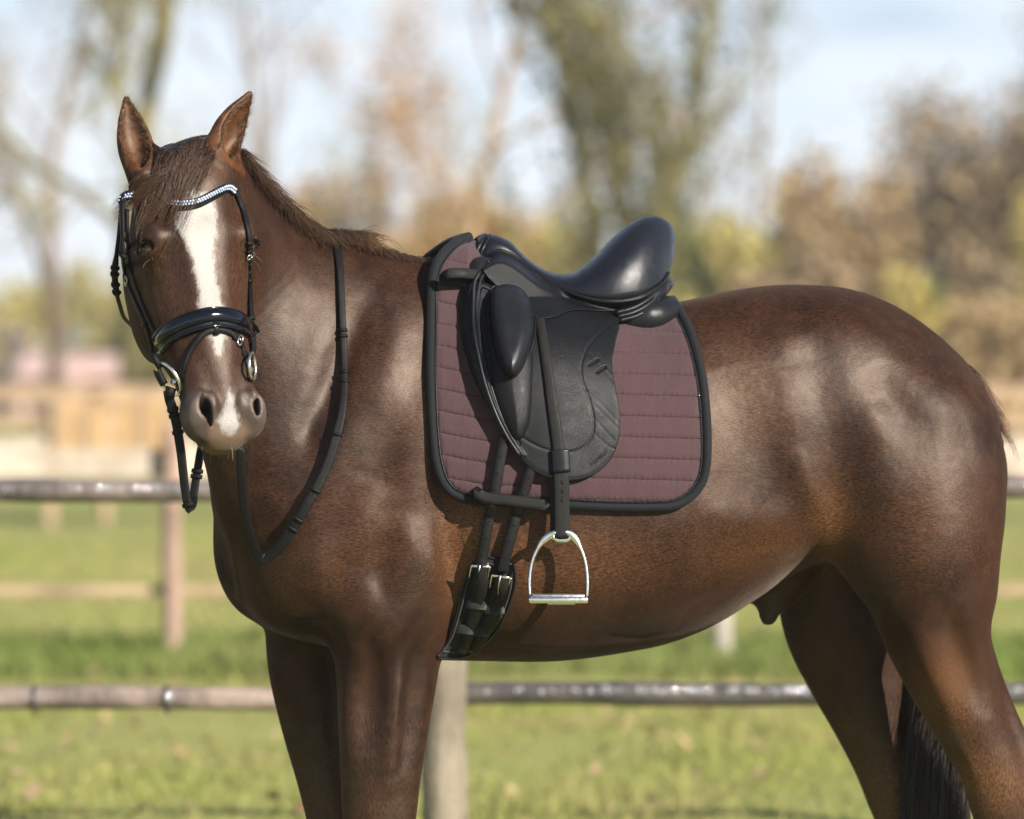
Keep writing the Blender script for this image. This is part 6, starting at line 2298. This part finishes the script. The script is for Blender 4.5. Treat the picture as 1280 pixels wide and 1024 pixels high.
SH = [(-30, 112, 230, 340, 'olive', 'moss', 'olive shrub at the far left edge'), (110, 118, 250, 305, 'yellow', 'moss', 'yellow-olive shrub behind the horse cheek'), (18, 108, 90, 405, 'grey', 'dark', 'low grey-brown bush left of the pink sheds'), (225, 114, 220, 330, 'olive', 'moss', 'olive bush hidden partly by the horse nose'),
      (350, 76, 230, 215, 'tan', 'brown', 'pale tan shrub beside the horse neck'), (455, 66, 130, 205, 'grey', 'dark', 'dark grey-brown thicket above the mane'), (540, 78, 240, 225, 'tan', 'brown', 'tan shrub behind the withers'), (600, 58, 190, 255, 'orange', 'tan', 'orange-brown beech bush in front of the saddle'),
      (490, 56, 150, 285, 'orange', 'tan', 'low orange bush above the mane'), (690, 64, 210, 265, 'yellow', 'moss', 'yellow-green shrub behind the saddle seat'), (815, 62, 160, 205, 'green', 'dark', 'dark olive thicket under the ivy-clad tree'), (880, 70, 240, 235, 'yellow', 'moss', 'yellow-olive shrub behind the cantle'),
      (790, 52, 280, 335, 'yellow', 'moss', 'low yellow shrub behind the cantle'), (965, 74, 240, 190, 'olive', 'brown', 'tall olive shrub above the horse loins'), (1050, 66, 240, 165, 'tan', 'brown', 'tall tan shrub above the croup'), (1140, 72, 230, 180, 'brown', 'brown', 'brown shrub above the croup, right of the tan one'),
      (1010, 54, 250, 305, 'brown', 'dark', 'low brown bush above the croup'), (1160, 53, 90, 350, 'green', 'dark', 'small dark green bush above the tail head'), (1215, 62, 230, 130, 'brown', 'brown', 'tall brown shrub near the right edge'), (1300, 54, 210, 240, 'olive', 'moss', 'olive shrub at the right edge'),
      (1120, 50, 200, 330, 'olive', 'moss', 'low olive bush above the croup, beside the dark green one'), (1240, 48, 150, 365, 'tan', 'brown', 'low tan bush at the right behind the tail'), (655, 84, 260, 300, 'tan', 'brown', 'wide tan shrub far behind the saddle')]
for k, (px, Y, w, top, lf, bk, lab) in enumerate(SH):
    shrub(px, Y, w, top, lf, bk, lab, 300 + k * 7)
# a long hedge far behind closes the view
hg = empty('hedgerow', (0, 128, 0))
tag(hg, 'long tangled olive-brown hedgerow running behind all the shrubs', 'hedge')
n = 60000
C = np.stack([rb.uniform(-56, 56, n), 128 + rb.normal(0, 1.2, n), np.abs(rb.normal(0, 1, n))], 1)
C[:, 2] = rb.random(n) ** .8 * (3.3 + .8 * np.sin(C[:, 0] * .5) + .6 * np.sin(C[:, 0] * 1.3 + 1))
cards('foliage', C, .22, hg, LF['olive'], 77)
G = [tube_geo(catmull([(x, 128 + rb.normal(0, .6), -.1), (x + rb.normal(0, .3), 128, 1.4), (x + rb.normal(0, .6), 128, 2.8)], 3), np.linspace(.07, .02, 7), 4) for x in np.linspace(-55, 55, 130)]
geo_obj('stems', G, hg, BK['brown'])
# ---- thin winter haze over the meadow
hz_n = bpy.data.materials.new('winter_haze'); hz_n.use_nodes = True
hn_, hl_ = hz_n.node_tree.nodes, hz_n.node_tree.links
hn_.clear()
ho_ = hn_.new('ShaderNodeOutputMaterial'); hp_ = hn_.new('ShaderNodeVolumePrincipled')
hp_.inputs['Color'].default_value = (.93, .95, 1, 1)
hp_.inputs['Density'].default_value = HAZE
hp_.inputs['Anisotropy'].default_value = .2
hl_.new(hp_.outputs[0], ho_.inputs['Volume'])
x0, x1, y0, y1, z0, z1 = -175, 175, -40, 915, -1.1, 16
hv_ = [(x, y, z) for z in (z0, z1) for y in (y0, y1) for x in (x0, x1)]
hf_ = [(0, 2, 3, 1), (4, 5, 7, 6), (0, 1, 5, 4), (2, 6, 7, 3), (0, 4, 6, 2), (1, 3, 7, 5)]
tag(link('haze', mesh_from('haze', hv_, hf_), None, hz_n, False), kind='stuff')
print('done')
